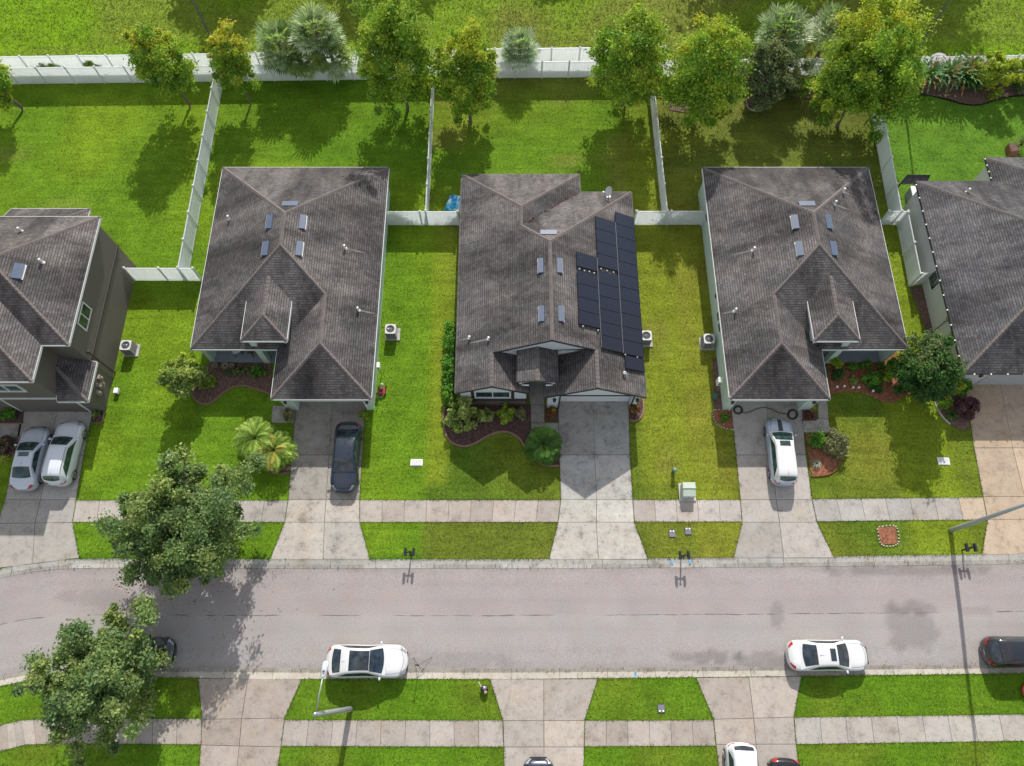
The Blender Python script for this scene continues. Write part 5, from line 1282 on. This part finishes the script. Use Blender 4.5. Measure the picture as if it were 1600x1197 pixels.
bush('pale grassy shrub on the lawn side of the round red bed', (1301, 698), (.95, 1.0), 1.1, 2600, .11, PAL['pale'], elong=4, clumps=40)
blades('white edged rosette plant low in the round red bed', (1274, 726), .42, 34, .035, [(.45, .5, .45), (.12, .22, .12), (.5, .52, .48)], name='rosette_plant')
bush('small red leaved clump in the square bed by the garage', (1264, 650), .35, .3, 350, .1, PAL['croton']+PAL['purple'])
blades('yellow bromeliad by the second mint garage door', (1268, 640), .35, 22, .05, [(.5, .38, .05), (.3, .35, .06)], name='bromeliad')
bush('tiny plants in the corner bed with the pale stone border', (1130, 654), (.45, .4), .3, 350, .09, PAL['fresh'])
bush('round bright bush left of the brown house garage', (19, 650), .52, .85, 2200, .08, PAL['fresh'], clumps=36)
bush('pinkish loose shrub below the brown house walkway', (12, 698), (.9, .7), .7, 1300, .11, PAL['pale']+PAL['purple'])
blades('yellow spiky plant at the lawn corner left of the silver sedan', (9, 718), .45, 26, .05, [(.5, .48, .06), (.4, .42, .08)], name='bromeliad')
bush('small plant at the brown house garage corner', (152, 648), .3, .4, 350, .1, PAL['varieg'])
bush('broad mounded yellow green shrub at the right of the rear bed', (1540, 138), (2.3, 1.7), 3.3, 13000, .13, PAL['lime']+PAL['gold'][:2], clumps=70, crad=.26)
for i, (px, py, r_, s_) in enumerate(((1408, 138, 1.6, 'leftmost'), (1440, 136, 1.8, 'second from the left'), (1468, 134, 1.9, 'middle'), (1492, 136, 2.0, 'right'), (1504, 126, 1.7, 'rearmost'))):
    blades(s_+' clump of broad leaved banana like plants in the long rear bed', (px, py), r_*.95, 56, .14, [(.08, .20, .07), (.13, .28, .09), (.22, .36, .18), (.07, .15, .05), (.10, .22, .06), (.34, .18, .07)], name='banana_plant', h=1.0, el0=88, el1=12, droop=.8, group='banana plants in the rear bed')
bush('low dark shrub under the banana plants at the left of the rear bed', (1420, 128), (1.5, .8), 1.1, 2200, .13, PAL['deep'], clumps=40)
bush('mid green shrub between the banana plants and the mounded shrub', (1512, 138), (1.2, .8), 1.4, 2400, .13, PAL['fresh']+PAL['deep'], clumps=40)
bush('small dark shrub at the right end of the rear bed', (1588, 138), (1.1, .9), 1.5, 2200, .12, PAL['deep']+PAL['olive'], clumps=40)
bush('dark green shrub between the olive tree and the largest yellow tree', (1236, 150), (1.3, .9), 1.9, 3000, .13, PAL['deep']+PAL['maple'], clumps=50)
bush('dark low shrub at the foot of the dense tall tree', (1122, 150), (1.3, .9), 1.6, 2600, .13, PAL['deep']+PAL['fresh'], clumps=50)
bush('sparse weed clump between the two rear fences, left one', (85, 110), (1.3, .3), 1.1, 700, .16, PAL['maple'], elong=4); bush('sparse weed clump between the two rear fences, right one', (152, 110), (.9, .3), 1.2, 600, .16, PAL['maple'], elong=4)
blades('tropical plant beside the upright post at the far right back lawn', (1590, 232), .9, 34, .06, [(.10, .16, .05), (.16, .2, .06)], name='spiky_plant', h=.4)

# ------------------------------------------------------------------ street and yard objects
def street_lamp(label, base, h, top_px=None, arm=None, tilt=(0, 0), rad=.17):
    X, Y = g(*base); T = thing('street_lamp', label, 'street lamp', (X, Y, 0))
    mb = MB(); mb.lathe((X, Y, 0), [(rad*1.05, -.1), (rad, .3), (rad*.62, h)], 14); mb.build('pole', GALV, T, smooth=True)
    mb = MB(); mb.lathe((X, Y, h), [(rad*.64, 0), (rad*.6, .06), (.03, .1)], 12); mb.build('pole_cap', METAL, T)
    a = Vector((X, Y, h-.25)); b = a+Vector((arm[0], arm[1], .35)); m = a.lerp(b, .5)+Vector((0, 0, .12))
    ab = MB(); ab.tube([a, m, b], [.045, .038, .034], 8); ar = ab.build('arm', GALV, T, smooth=True)
    d = Vector((arm[0], arm[1], 0)).normalized(); s_ = Vector((-d.y, d.x, 0)); c = b+d*.3
    hb = MB(); P = [(-.35, .05, .04), (-.25, .09, .07), (0, .15, .10), (.25, .17, .11), (.42, .15, .09), (.5, .07, .05)]
    vs = []; n = 10
    for x, w, t in P:
        for k in range(n): q = 2*math.pi*k/n; v = c+d*x+s_*(w*math.cos(q))+Vector((0, 0, t*math.sin(q))); vs.append(v)
    fs = [(i*n+k, i*n+(k+1) % n, (i+1)*n+(k+1) % n, (i+1)*n+k) for i in range(len(P)-1) for k in range(n)]+[tuple(range(n))[::-1], tuple(range((len(P)-1)*n, len(P)*n))]
    hb.add(vs, fs); hd = hb.build('lamp_head', pm('lamp_head_white', (.62, .66, .70), .35, .05) if 'lamp_head_white' not in MATS else MATS['lamp_head_white'], T, smooth=True)
    k = MB(); k.lathe(tuple(c+Vector((0, 0, .09))), [(.06, 0), (.055, .07), (.02, .09)], 10); k.build('photocell', VENTM, hd)
street_lamp('grey street lamp with a white head reaching over the kerb beside the white coupe crossover', (547.5, 1108), 8.9, arm=(.25, 1.75))
street_lamp('tall grey street lamp pole leaning out of view at the right edge', (1485, 829), 9.2, arm=(-.3, -1.9), rad=.16)

def mailbox(label, base, rot=0):
    X, Y = g(*base); T = thing('mailbox', label, 'mailbox', (X, Y, 0), 0, 'twin mailboxes on the north verge')
    MB().box((X, Y, .6), (.09, .09, 1.2)).box((X, Y, 1.22), (.12, .12, .05)).build('post', BLACK, T)
    MB().box((X, Y, .95), (.62, .07, .07)).box((X, Y-.12, .8), (.05, .3, .05), rx=.8).build('crossbar', BLACK, T)
    for sg in (-1, 1):
        mb = MB(); w, hh, L = .085, .12, .26; prof_ = [(-w, 0), (w, 0), (w, hh)]+[(w*math.cos(q), hh+w*math.sin(q)) for q in [math.pi*i/6 for i in range(1, 6)]]+[(-w, hh)]
        n = len(prof_); cx = X+sg*.27; vs = [(cx+a, Y-L, .99+b) for a, b in prof_]+[(cx+a, Y+L, .99+b) for a, b in prof_]
        mb.add(vs, [(i, (i+1) % n, n+(i+1) % n, n+i) for i in range(n)]+[tuple(range(n)), tuple(range(n, 2*n))[::-1]])
        b_ = mb.build('letter_box', pm('mailbox_black', (.02, .022, .028), .35, .2) if 'mailbox_black' not in MATS else MATS['mailbox_black'], T)
        MB().box((cx+sg*.095, Y-.05, 1.12), (.012, .1, .03)).build('flag', DGREY, b_)
mailbox('black twin mailbox on the verge where green lawn meets olive lawn', (643, 867))
mailbox('black twin mailbox below the two small meter lids on the verge', (1064, 872))
mailbox('black twin mailbox beside the foot of the right street lamp', (1503, 860))

def utility_box():
    X, Y = g(1073, 769); T = thing('transformer_box', 'pale green transformer cabinet on a concrete pad by the pavement', 'transformer', (X, Y, 0))
    mb = MB(); mb.cc = (.5, .5, .46); mb.box((X, Y-.02, .05), (1.12, 1.22, .16)); mb.build('concrete_pad', CONC, T)
    mb = MB(); w, d, h = .86, .95, .78; y0, y1 = Y-d/2, Y+d/2
    mb.add([(X-w/2, y0, .13), (X+w/2, y0, .13), (X+w/2, y1, .13), (X-w/2, y1, .13), (X-w/2, y0, h*.9), (X+w/2, y0, h*.9), (X+w/2, y1, h+.1), (X-w/2, y1, h+.1), (X-w/2, Y+.1, h+.1), (X+w/2, Y+.1, h+.1)],
           [(3, 2, 1, 0), (0, 1, 5, 4), (1, 2, 6, 9, 5), (2, 3, 7, 6), (3, 0, 4, 8, 7), (4, 5, 9, 8), (8, 9, 6, 7)])
    mb.build('cabinet', GREENB, T, bevel=.02); MB().box((X, y0-.015, .45), (.08, .03, .12)).build('latch', METAL, T)
    MB().box((X, Y+.08, h+.115), (w+.04, .05, .03)).build('lid_seam', GREENB, T)
utility_box()
X, Y = g(1051.5, 738); T = thing('cable_pedestal', 'small round green cable pedestal alone on the olive lawn', 'pedestal', (X, Y, 0))
MB().lathe((X, Y, 0), [(.12, 0), (.12, .55), (.13, .56), (.13, .62)], 14).build('body', GREEND, T); MB().lathe((X, Y, .621), [(.15, 0), (.15, .1), (.10, .16), (.02, .18)], 14).build('cap', pm('pedestal_cap', (.14, .28, .20), .5, .1), T)

def lid(label, px, py, w, d, rz=0, m=None, name='service_hatch'):
    X, Y = g(px, py); T = thing(name, label, 'ground lid', (X, Y, 0)); mb = MB(); mb.box((X, Y, .03), (w, d, .06), rz); mb.build('frame', WHITEM if m is None else m, T, bevel=.03)
    MB().box((X, Y, .065), (w*.8, d*.8, .016), rz).build('cover', pm('lid_grey', (.58, .60, .60), .6, .08) if 'lid_grey' not in MATS else MATS['lid_grey'], T)
lid('pale rectangular lid in the bright lawn right of the navy sedan', 651, 723, .85, .5)
lid('pale rectangular lid in the lawn near the tan driveway', 1474, 721, .85, .55, -.05)
lid('small white lid in the lawn above the large oak', 266, 714, .45, .32)
def meters(label, px, py, flip=1):
    X, Y = g(px, py); T = thing('meter_box', label, 'meter box', (X, Y, 0), 0, 'twin water meter boxes in the verges')
    MB().box((X, Y, .025), (.46, .52, .05)).build('frame', DGREY, T, bevel=.02); MB().box((X, Y, .055), (.40, .44, .014)).build('cover', pm('meter_cover', (.17, .17, .20), .6, .1) if 'meter_cover' not in MATS else MATS['meter_cover'], T)
    for sg in (-1, 1): MB().lathe((X+sg*.1, Y+flip*.15, .064), [(.055, 0), (.055, .02), (.03, .03)], 12).build('reader_disc', WHITEM, T)
meters('left twin water meter box with two white discs on the small verge', 1050, 834); meters('right twin water meter box with two white discs on the small verge', 1075, 830)
meters('twin water meter box on the grass south of the road', 1033, 1107, -1)

def ac_unit(label, px, py, h=.85, w=.78):
    X, Y = g(px, py); T = thing('air_conditioner', label, 'air conditioner', (X, Y, 0), 0, 'outdoor air conditioning units')
    mb = MB(); mb.cc = (.45, .44, .42); mb.box((X+.05, Y, .04), (w+.3, w+.2, .1)); mb.build('concrete_pad', CONC, T)
    MB().box((X, Y, .09+h/2), (w-.06, w-.06, h-.04)).build('coil', DGREY, T)
    fr = MB()
    for a, b in ((-1, -1), (1, -1), (1, 1), (-1, 1)): fr.box((X+a*(w/2-.03), Y+b*(w/2-.03), .09+h/2), (.07, .07, h))
    for z in [i*.1+.15 for i in range(int(h/.1))]:
        for a, b, l, q in ((0, -1, w, 0), (0, 1, w, 0), (1, 0, .02, 1), (-1, 0, .02, 1)): fr.box((X+a*w/2, Y+b*w/2, z), (w-.12 if not q else .02, .02 if not q else w-.12, .025))
    fr.build('casing', pm('ac_grey', (.33, .33, .32), .5, .1) if 'ac_grey' not in MATS else MATS['ac_grey'], T)
    tp = MB(); n = 24; r = w*.39; z = .09+h; vs = []; sq = lambda q: 1/max(abs(math.cos(q)), abs(math.sin(q)))
    for k in range(n): q = 2*math.pi*k/n; vs += [(X+math.cos(q)*r, Y+math.sin(q)*r, z), (X+math.cos(q)*min(sq(q), 1.28)*w/2, Y+math.sin(q)*min(sq(q), 1.28)*w/2, z), (X+math.cos(q)*r, Y+math.sin(q)*r, z+.05), (X+math.cos(q)*min(sq(q), 1.28)*w/2, Y+math.sin(q)*min(sq(q), 1.28)*w/2, z+.05)]
    fs = []
    for k in range(n): a, b = 4*k, 4*((k+1) % n); fs += [(a+2, a+3, b+3, b+2), (a+1, b+1, b+3, a+3), (a, a+2, b+2, b)]
    tp.add(vs, fs); tp.build('top_rim', pm('ac_rim', (.60, .59, .57), .5, .08) if 'ac_rim' not in MATS else MATS['ac_rim'], T)
    fn = MB(); fn.lathe((X, Y, z-.06), [(.09, 0), (.09, .05), (.04, .08)], 12)
    for k in range(3):
        q = 2*math.pi*k/3+.4; fn.box((X+math.cos(q)*.19, Y+math.sin(q)*.19, z-.045), (.24, .14, .012), q, .35)
    fn.build('fan', pm('fan_metal', (.45, .46, .48), .3, .1, 5, .4) if 'fan_metal' not in MATS else MATS['fan_metal'], T)
    gr = MB()
    for rr in (.08, .16, .24): gr.tube([(X+math.cos(2*math.pi*k/16)*rr, Y+math.sin(2*math.pi*k/16)*rr, z+.045) for k in range(17)], .006, 4, False)
    for k in range(4): q = math.pi*k/4; gr.tube([(X-math.cos(q)*r, Y-math.sin(q)*r, z+.04), (X+math.cos(q)*r, Y+math.sin(q)*r, z+.04)], .006, 4)
    gr.build('guard', METAL, T)
ac_unit('air conditioner beside the brown two storey house', 206, 548); ac_unit('air conditioner by the right wall of the first mint house', 613, 523)
ac_unit('air conditioner peeping out under the solar panel roof edge', 1006.5, 533); ac_unit('air conditioner by the left wall of the second mint house', 1103, 538)

def poly_tube(name, label, cat, pts, r, m, z=.05):
    P = [Vector(g(*p)+(z,)) for p in pts]; T = MB(); T.tube(P, r, 6); o = T.build(name, m, None, smooth=True); return tag(o, label, cat)
hp = [(1145+9*math.cos(q)*(.45+.08*i/20), 641+7*math.sin(q)*(.9)) for i, q in enumerate([k*.6 for k in range(44)])]
hp = []
for i in range(44): q = i*.6; rr = 6.2+1.2*math.sin(i*.37); hp.append((1153+rr*math.cos(q), 641+rr*.95*math.sin(q)))
for t in range(1, 14): x = 1160+(1230-1160)*t/14; hp.append((x, 645-9*math.sin(math.pi*t/14)**2*(1 if t < 11 else .6)+(1 if t < 8 else 2)))
for i in range(50): q = math.pi+i*.6; rr = 7.2+1.3*math.sin(i*.41); hp.append((1238+rr*math.cos(q), 648+rr*.98*math.sin(q)))
poly_tube('garden_hose', 'long dark hose lying in two coils before the second mint garage', 'hose', hp, .028, DGREY, .06)

# mower, tarp, tripod, ornament, tub
X, Y = g(597, 612); T = thing('lawn_mower', 'red push mower with green cap parked along the first mint house wall', 'lawn mower', (X, Y, 0))
mb = MB(); mb.add([(X+a, Y+b, z) for z, k in ((.14, 1), (.26, .95), (.34, .6)) for a, b in ((-.24*k, -.3*k), (.24*k, -.3*k), (.28*k, 0), (.22*k, .3*k), (-.22*k, .3*k), (-.28*k, 0))], [tuple(range(6))[::-1], tuple(range(12, 18))]+[(j*6+i, j*6+(i+1) % 6, j*6+6+(i+1) % 6, j*6+6+i) for j in range(2) for i in range(6)])
mb.build('deck', pm('mower_red', (.42, .05, .06), .35, .2), T); MB().lathe((X, Y+.05, .34), [(.13, 0), (.14, .12), (.09, .18), (.03, .2)], 12).build('engine', DGREY, T)
for a in (-.27, .27):
    for b in (-.24, .26): MB().lathe((X+a, Y+b, .1), [(.1, -.03), (.1, .03)], 14, 'X').build('wheel', TIRE, T)
MB().tube([(X-.2, Y-.25, .28), (X-.2, Y-.75, .85), (X+.2, Y-.75, .85), (X+.2, Y-.25, .28)], .014, 6).build('handle', METAL, T); MB().blob((X+.02, Y+.42, .35), (.12, .12, .1), 2, .1).build('grass_cap', pm('lime_cap', (.35, .55, .30), .5, .1), T)

X, Y = g(710, 320); bm = bmesh.new(); N_ = 26
V_ = [[None]*(N_+1) for _ in range(N_+1)]
for i in range(N_+1):
    for j in range(N_+1):
        u, v = i/N_, j/N_; ex = (1-abs(2*u-1)**4)*(1-abs(2*v-1)**4)
        z = .03+.62*ex*(.45+.55*vn(i*.9, j*.9, 3.1))+.12*vn(i*3, j*3, 2); V_[i][j] = bm.verts.new(((u-.5)*1.5+.18*(v-.5)+.06*vn(i*5, j, 2), (v-.5)*1.45+.08*vn(i, j*5, 2), z*(.2+.8*min(1, ex*3))))
for i in range(N_):
    for j in range(N_): bm.faces.new((V_[i][j], V_[i+1][j], V_[i+1][j+1], V_[i][j+1]))
me = bpy.data.meshes.new('tarp'); bm.to_mesh(me); bm.free(); k = NT('tarp_blue'); vv = k.noise(k.coord(scale=(1, .5, 1)), 2.2, 2)
k.set('Base Color', k.ramp(vv, [(.34, (.03, .22, .55)), (.46, (.05, .50, .85)), (.53, (.3, .72, .9)), (.60, (.85, .88, .92))])); k.set('Roughness', .35); me.materials.append(k.m)
o = bpy.data.objects.new('tarp', me); S.collection.objects.link(o); o.location = (X+.1, Y, 0); o.rotation_euler.z = -.2; tag(o, 'crumpled blue and white tarp behind the fence by the solar house', 'tarp')

X, Y = g(655, 1040); Z0 = -.03; T = thing('tripod_stand', 'thin black tripod with a mast standing at the kerb', 'tripod', (X, Y, Z0))
hub = Vector((X, Y, .52))
for px, py in ((646, 1027.5), (675.5, 1026.5), (662, 1053)):
    f = g(px, py); MB().tube([hub, (f[0], f[1], Z0)], .013, 5).build('leg', BLACK, T)
MB().tube([hub-Vector((0, 0, .3)), hub+Vector((0, 0, .95))], [.022, .016], 6).blob(tuple(hub), (.06, .06, .07), 2, 0).build('mast', BLACK, T); MB().box(tuple(hub+Vector((0, 0, 1.0))), (.12, .08, .08)).build('head', BLACK, T)

X, Y = g(757, 1077); T = thing('lawn_ornament', 'small black and tan ornament on the verge near the driveway corner', 'ornament', (X, Y, 0))
MB().lathe((X, Y, 0), [(.17, 0), (.24, .18), (.25, .3), (.2, .38), (.12, .40)], 14).build('pot', BLACK, T); MB().blob((X+.06, Y-.14, .32), (.12, .14, .1), 2, .2).build('tan_stone', pm('tan', (.42, .32, .24), .8, .2), T)
MB().blob((X+.02, Y+.08, .40), (.15, .13, .09), 2, .2).build('grey_top', METAL, T); MB().tube([(X-.15, Y+.1, .3), (X-.36, Y+.42, .42)], .022, 6).build('stick', WHITEM, T)
X, Y = g(1607, 1081); T = thing('round_tub', 'round salmon coloured tub with red rim cut off by the right edge', 'tub', (X, Y, 0))
MB().lathe((X, Y, 0), [(.42, 0), (.5, .22)], 24).build('basin', pm('salmon', (.55, .20, .14), .5, .1), T)
mb = MB(); mb.tube([(X+.5*math.cos(2*math.pi*k/28), Y+.5*math.sin(2*math.pi*k/28), .23) for k in range(29)], .05, 8, False); mb.build('rim', RED, T, smooth=True)

# back-garden pieces of the grey house
X, Y = g(1437, 291, 2.1); T = thing('canopy', 'dark framed canopy roof behind the corner of the grey house', 'canopy', (X, Y, 0))
A_ = [g3(1408, 287, 2.15), g3(1447, 287, 2.15), g3(1453, 274, 2.4), g3(1417, 274, 2.4)]
mb = MB(); mb.add(A_+[(p[0], p[1], p[2]-.06) for p in A_], [(0, 1, 2, 3), (7, 6, 5, 4), (0, 4, 5, 1), (1, 5, 6, 2), (2, 6, 7, 3), (3, 7, 4, 0)]); mb.build('roof_panel', pm('canopy_dark', (.035, .03, .03), .35, .2), T)
fr = MB()
for i in range(4): fr.tube([Vector(A_[i])+Vector((0, 0, .02)), Vector(A_[(i+1) % 4])+Vector((0, 0, .02))], .035, 6)
for t in (.33, .66): fr.tube([Vector(A_[0]).lerp(Vector(A_[1]), t)+Vector((0, 0, .03)), Vector(A_[3]).lerp(Vector(A_[2]), t)+Vector((0, 0, .03))], .022, 6)
fr.build('frame', BLACK, T)
for p in A_: MB().tube([(p[0], p[1], 0), p], .035, 6).build('post', BLACK, T)
X, Y = g(1421, 312); T = thing('storage_box', 'pale storage box against the back corner of the grey house', 'storage box', (X, Y, 0))
MB().box((X, Y, .5), (.62, 1.0, 1.0)).build('box_body', pm('box_grey', (.30, .33, .36), .5, .08), T, bevel=.02); MB().box((X, Y, 1.04), (.70, 1.08, .07)).build('lid', WHITEM, T, bevel=.02)
X, Y = g(1578, 238); T = thing('wooden_planter', 'small brown planter at the right edge behind the grey house', 'planter', (X, Y, 0)); MB().box((X, Y, .3), (.7, .9, .6)).build('planter_box', pm('planter_wood', (.22, .10, .06), .7, .2), T, bevel=.02); MB().box((X, Y, .61), (.6, .8, .04)).build('soil', MULCHB, T)
X, Y = g(1460, 100); T = thing('grey_boulder', 'pale grey rocks among the banana plants in the rear bed', 'rock', (X, Y, 0)); MB().blob((X, Y, .5), (.75, .45, .6), 3, .08).build('large_rock', pm('rock', (.40, .39, .40), .85, .2, 3), T); MB().blob((X-1, Y+.2, .3), (.4, .3, .35), 3, .1).build('small_rock', MATS['rock'], T)

for i, (px, py) in enumerate(((1305, 607), (1316.5, 606), (1330, 608), (1339, 608), (1361, 613.5))):
    X, Y = g(px, py); T = thing('garden_light', 'white garden light in the red mulch, '+('leftmost of the row', 'second in the row', 'third in the row', 'fourth in the row', 'apart at the right end of the row')[i], 'garden light', (X, Y, 0), 0, 'white garden lights along the red bed')
    MB().tube([(X, Y, 0), (X, Y, .28)], .02, 6).build('stake', WHITEM, T); MB().lathe((X, Y, .28), [(.05, 0), (.09, .06), (.08, .12), (.02, .16)], 10).build('lamp_cap', WHITEM, T)
def chair(label, x, y, rz, m):
    T = thing('porch_chair', label, 'chair', (x, y, .1), rz, 'chairs on the first mint house porch')
    MB().box((0, 0, .42), (.5, .5, .05)).build('seat', m, T, world=False); MB().box((0, .24, .72), (.5, .05, .55), rx=-.15).build('backrest', m, T, world=False)
    for a in (-.21, .21):
        for b in (-.21, .21): MB().tube([(a, b, .4), (a*1.3, b*1.3, 0)], .025, 6).build('leg', BLACK, T, world=False)
        MB().box((a*1.15, 0, .62), (.06, .5, .03)).build('armrest', m, T, world=False)
x, y = g(372, 551, .1); chair('pale porch chair left of the small porch table', x, y, .5, WHITEM); x, y = g(396, 551, .1); chair('dark wood porch chair right of the small porch table', x, y, -.6, pm('chair_wood', (.12, .075, .05), .5, .2))
x, y = g(383, 549, .1); T = thing('porch_table', 'small brown table between the chairs on the first mint porch', 'table', (x, y, .1)); MB().lathe((0, 0, .45), [(.28, 0), (.28, .04)], 14).build('table_top', MATS['chair_wood'], T, world=False)
for k in range(3): q = 2.1*k; MB().tube([(0, 0, .44), (.25*math.cos(q), .25*math.sin(q), 0)], .02, 6).build('leg', BLACK, T, world=False)
for i, (px, py, r_) in enumerate(((354, 574, .27), (364.5, 574.5, .2), (338, 573, .22))):
    X, Y = g(px, py); T = thing('plant_pot', ('largest empty round pot at the porch bed wall', 'small pale pot right of the largest pot by the porch', 'small pot with stones left of the largest pot by the porch')[i], 'plant pot', (X, Y, .05))
    MB().lathe((X, Y, .05), [(r_*.7, 0), (r_, .3), (r_, .34), (r_*.8, .34), (r_*.75, .25)], 16).build('pot', pm('pot_tan', (.26, .22, .17), .8, .2) if 'pot_tan' not in MATS else MATS['pot_tan'], T); MB().lathe((X, Y, .05), [(r_*.74, .2), (r_*.1, .27)], 12).build('soil', BLACK if i == 0 else MULCHB, T)

# meters, spigots and hose hooks on the side walls
for (lab, px, py, h_, c_, sx, sz) in (('white electric meter cabinet on the left wall of the second mint house', 1124, 596, 1.2, WHITEM, .3, .7), ('small teal box on the ground by the second mint house wall', 1116.5, 619, .0, GREEND, .4, .25), ('pale meter cluster on the right wall of the first mint house', 591.5, 572, 1.2, WHITEM, .22, .5), ('white utility box on the grass beside the brown house', 182, 611, .1, WHITEM, .32, .3)):
    X, Y = g(px, py, h_+sz/2); T = thing('service_box', lab, 'service box', (X, Y, h_)); MB().box((X, Y, h_+sz/2), (sx, .42, sz)).build('casing', c_, T, bevel=.02); MB().box((X, Y-.22, h_+sz/2), (sx*.6, .02, sz*.5)).build('door', METAL, T)
    if h_ > 1: MB().tube([(X, Y, h_), (X, Y, 0)], .025, 6).build('conduit', METAL, T); 
for lab, px, py, hh in (('thin grey pole rising behind the small orange tree', 352, 108, 9.0), ('thin grey pole rising from the banana plants', 1408, 118, 9.5)):
    X, Y = g(px, py); T = thing('utility_pole', lab, 'pole', (X, Y, 0)); MB().tube([(X, Y, -.1), (X, Y, hh)], [.10, .07], 10).build('shaft', pm('pole_grey', (.13, .14, .13), .7, .2) if 'pole_grey' not in MATS else MATS['pole_grey'], T); MB().box((X, Y, hh-.5), (1.2, .09, .11)).build('crossarm', MATS['pole_grey'], T)
# blue survey paint on the kerbs
for px, py in ((1050, 878), (1078, 877), (993, 1054)):
    X, Y = g(px, py); o = MB().box((X, Y, .0), (.12, .32, .004), .05).build('paint_mark', pm('survey_blue', (.10, .38, .62), .7, .3, 30) if 'survey_blue' not in MATS else MATS['survey_blue']); o.location.z = .012 if py < 1000 else .012; o.rotation_euler.x = 0; o['kind'] = 'structure'

# ------------------------------------------------------------------ loose grass blades: ragged lawn edges and tufts (part of the ground)
def inside(P, poly):
    x, y = P[:, 0], P[:, 1]; r = np.zeros(len(P), bool); n = len(poly)
    for i in range(n):
        x0, y0 = poly[i]; x1, y1 = poly[(i+1) % n]
        if y0 == y1: continue
        c = ((y0 > y) != (y1 > y)) & (x < (x1-x0)*(y-y0)/(y1-y0)+x0); r ^= c
    return r
FOOT = [[(-22.3, 21.6), (-22.3, 37), (-9.8, 37), (-9.8, 18.1), (-16.2, 18.1), (-16.2, 21.6)], [(27.5, 21.6), (27.5, 37), (15, 37), (15, 18.1), (21.4, 18.1), (21.4, 21.6)],
        [(-3.7, 18.6), (-3.7, 36.2), (4.9, 36.2), (4.9, 34.5), (8.9, 34.5), (8.9, 18.3)], [(-42, 18), (-42, 30), (-29, 30), (-29, 18)], [(31.4, 20), (31.4, 38), (46, 38), (46, 20)]]
_gx = np.arange(-60, 60.1, .6); _gy = np.arange(-14, 74, .6)
_GC = np.array([[lawn_col(x, y) for y in _gy] for x in _gx])
nkb_x = np.arange(-70, 70.1, .5); _n = np.array([LA('nkb', NKB, x) for x in nkb_x]); _s = np.array([LA('skb', SKB, x) for x in nkb_x])
def keep(P, pad=0.0):
    k = ~((P[:, 1] < np.interp(P[:, 0], nkb_x, _n)-pad) & (P[:, 1] > np.interp(P[:, 0], nkb_x, _s)+pad))
    for poly in SOLID+FOOT: k &= ~inside(P, poly)
    return k
def blades_at(P, L, wd, col, name):
    n = len(P); az = nr.rand(n)*2*math.pi; el = nr.rand(n)*.9+.1
    U = np.stack([np.cos(az)*np.cos(el), np.sin(az)*np.cos(el), np.sin(el)], 1); N = np.stack([-np.cos(az)*np.sin(el), -np.sin(az)*np.sin(el), np.cos(el)], 1)+.35*nr.normal(size=(n, 3))
    C = np.column_stack([P, np.full(n, .01)])+U*(L[:, None]*.5)
    return quads_mesh(name, C, N, U, wd, L*.5, col, LEAFM, GROUND)
E_ = EDGES+[[(x, LA('nkb', NKB, x)) for x in np.arange(-52, 52, .8)], [(x, LA('skb', SKB, x)) for x in np.arange(-52, 52, .8)]]
pts = []
for L in E_:
    for a, b in zip(L, L[1:]):
        d = math.hypot(b[0]-a[0], b[1]-a[1]); n = int(d/.022)
        if n < 1 or abs(a[0]) > 60 or abs(b[0]) > 70: continue
        t = nr.rand(n); pts.append(np.column_stack([a[0]+(b[0]-a[0])*t, a[1]+(b[1]-a[1])*t])+nr.normal(size=(n, 2))*.035)
P = np.concatenate(pts)
# a fringe blade only grows where lawn lies right beside it
nb = np.zeros(len(P), bool)
for dx, dy in ((.2, 0), (-.2, 0), (0, .2), (0, -.2)): nb |= keep(P+np.array([dx, dy]))
P = P[nb & (np.abs(P[:, 0]) < 50)]
ci = lambda P: _GC[np.clip(((P[:, 0]+60)/.6).astype(int), 0, len(_gx)-1), np.clip(((P[:, 1]+14)/.6).astype(int), 0, len(_gy)-1)]
blades_at(P, .05+.06*nr.rand(len(P)), .018, ci(P)*(.55+.5*nr.rand(len(P), 1)), 'grass_fringe')
n = 230000; P = np.column_stack([nr.rand(n)*100-50, nr.rand(n)*68-7]); P = P[np.abs(P[:, 0]) < 32+P[:, 1]*.29]
P = P[keep(P, .05)]; tall = P[:, 1] > 51.5
blades_at(P, (.07+.08*nr.rand(len(P)))*(1+1.4*tall), .022+.012*tall, ci(P)*(.55+1.0*nr.rand(len(P), 1))*np.array([1.05, 1.0, 1.1]), 'grass_tuft')
# fallen leaves by the kerbs and under the oaks
n = 1500; P = np.concatenate([np.column_stack([nr.normal(-21, 3.5, 700), nr.normal(6.5, 2.2, 700)]), np.column_stack([nr.rand(800)*90-45, np.zeros(800)])])
sd = nr.rand(800) < .5; P[:450, 0] -= 500; P[700:, 1] = np.where(sd, np.interp(P[700:, 0], nkb_x, _n)-.45, np.interp(P[700:, 0], nkb_x, _s)+.45)+nr.normal(size=800)*.12
C = np.column_stack([P, np.full(len(P), .035)]); o = quads_mesh('fallen_leaves', C, np.tile([0, 0, 1.], (len(P), 1))+.3*nr.normal(size=(len(P), 3)), rand_dirs(len(P)), .03, .05, np.array([(.12, .08, .04), (.2, .14, .05), (.08, .07, .03)])[nr.randint(3, size=len(P))], LEAFM)
o['kind'] = 'stuff'
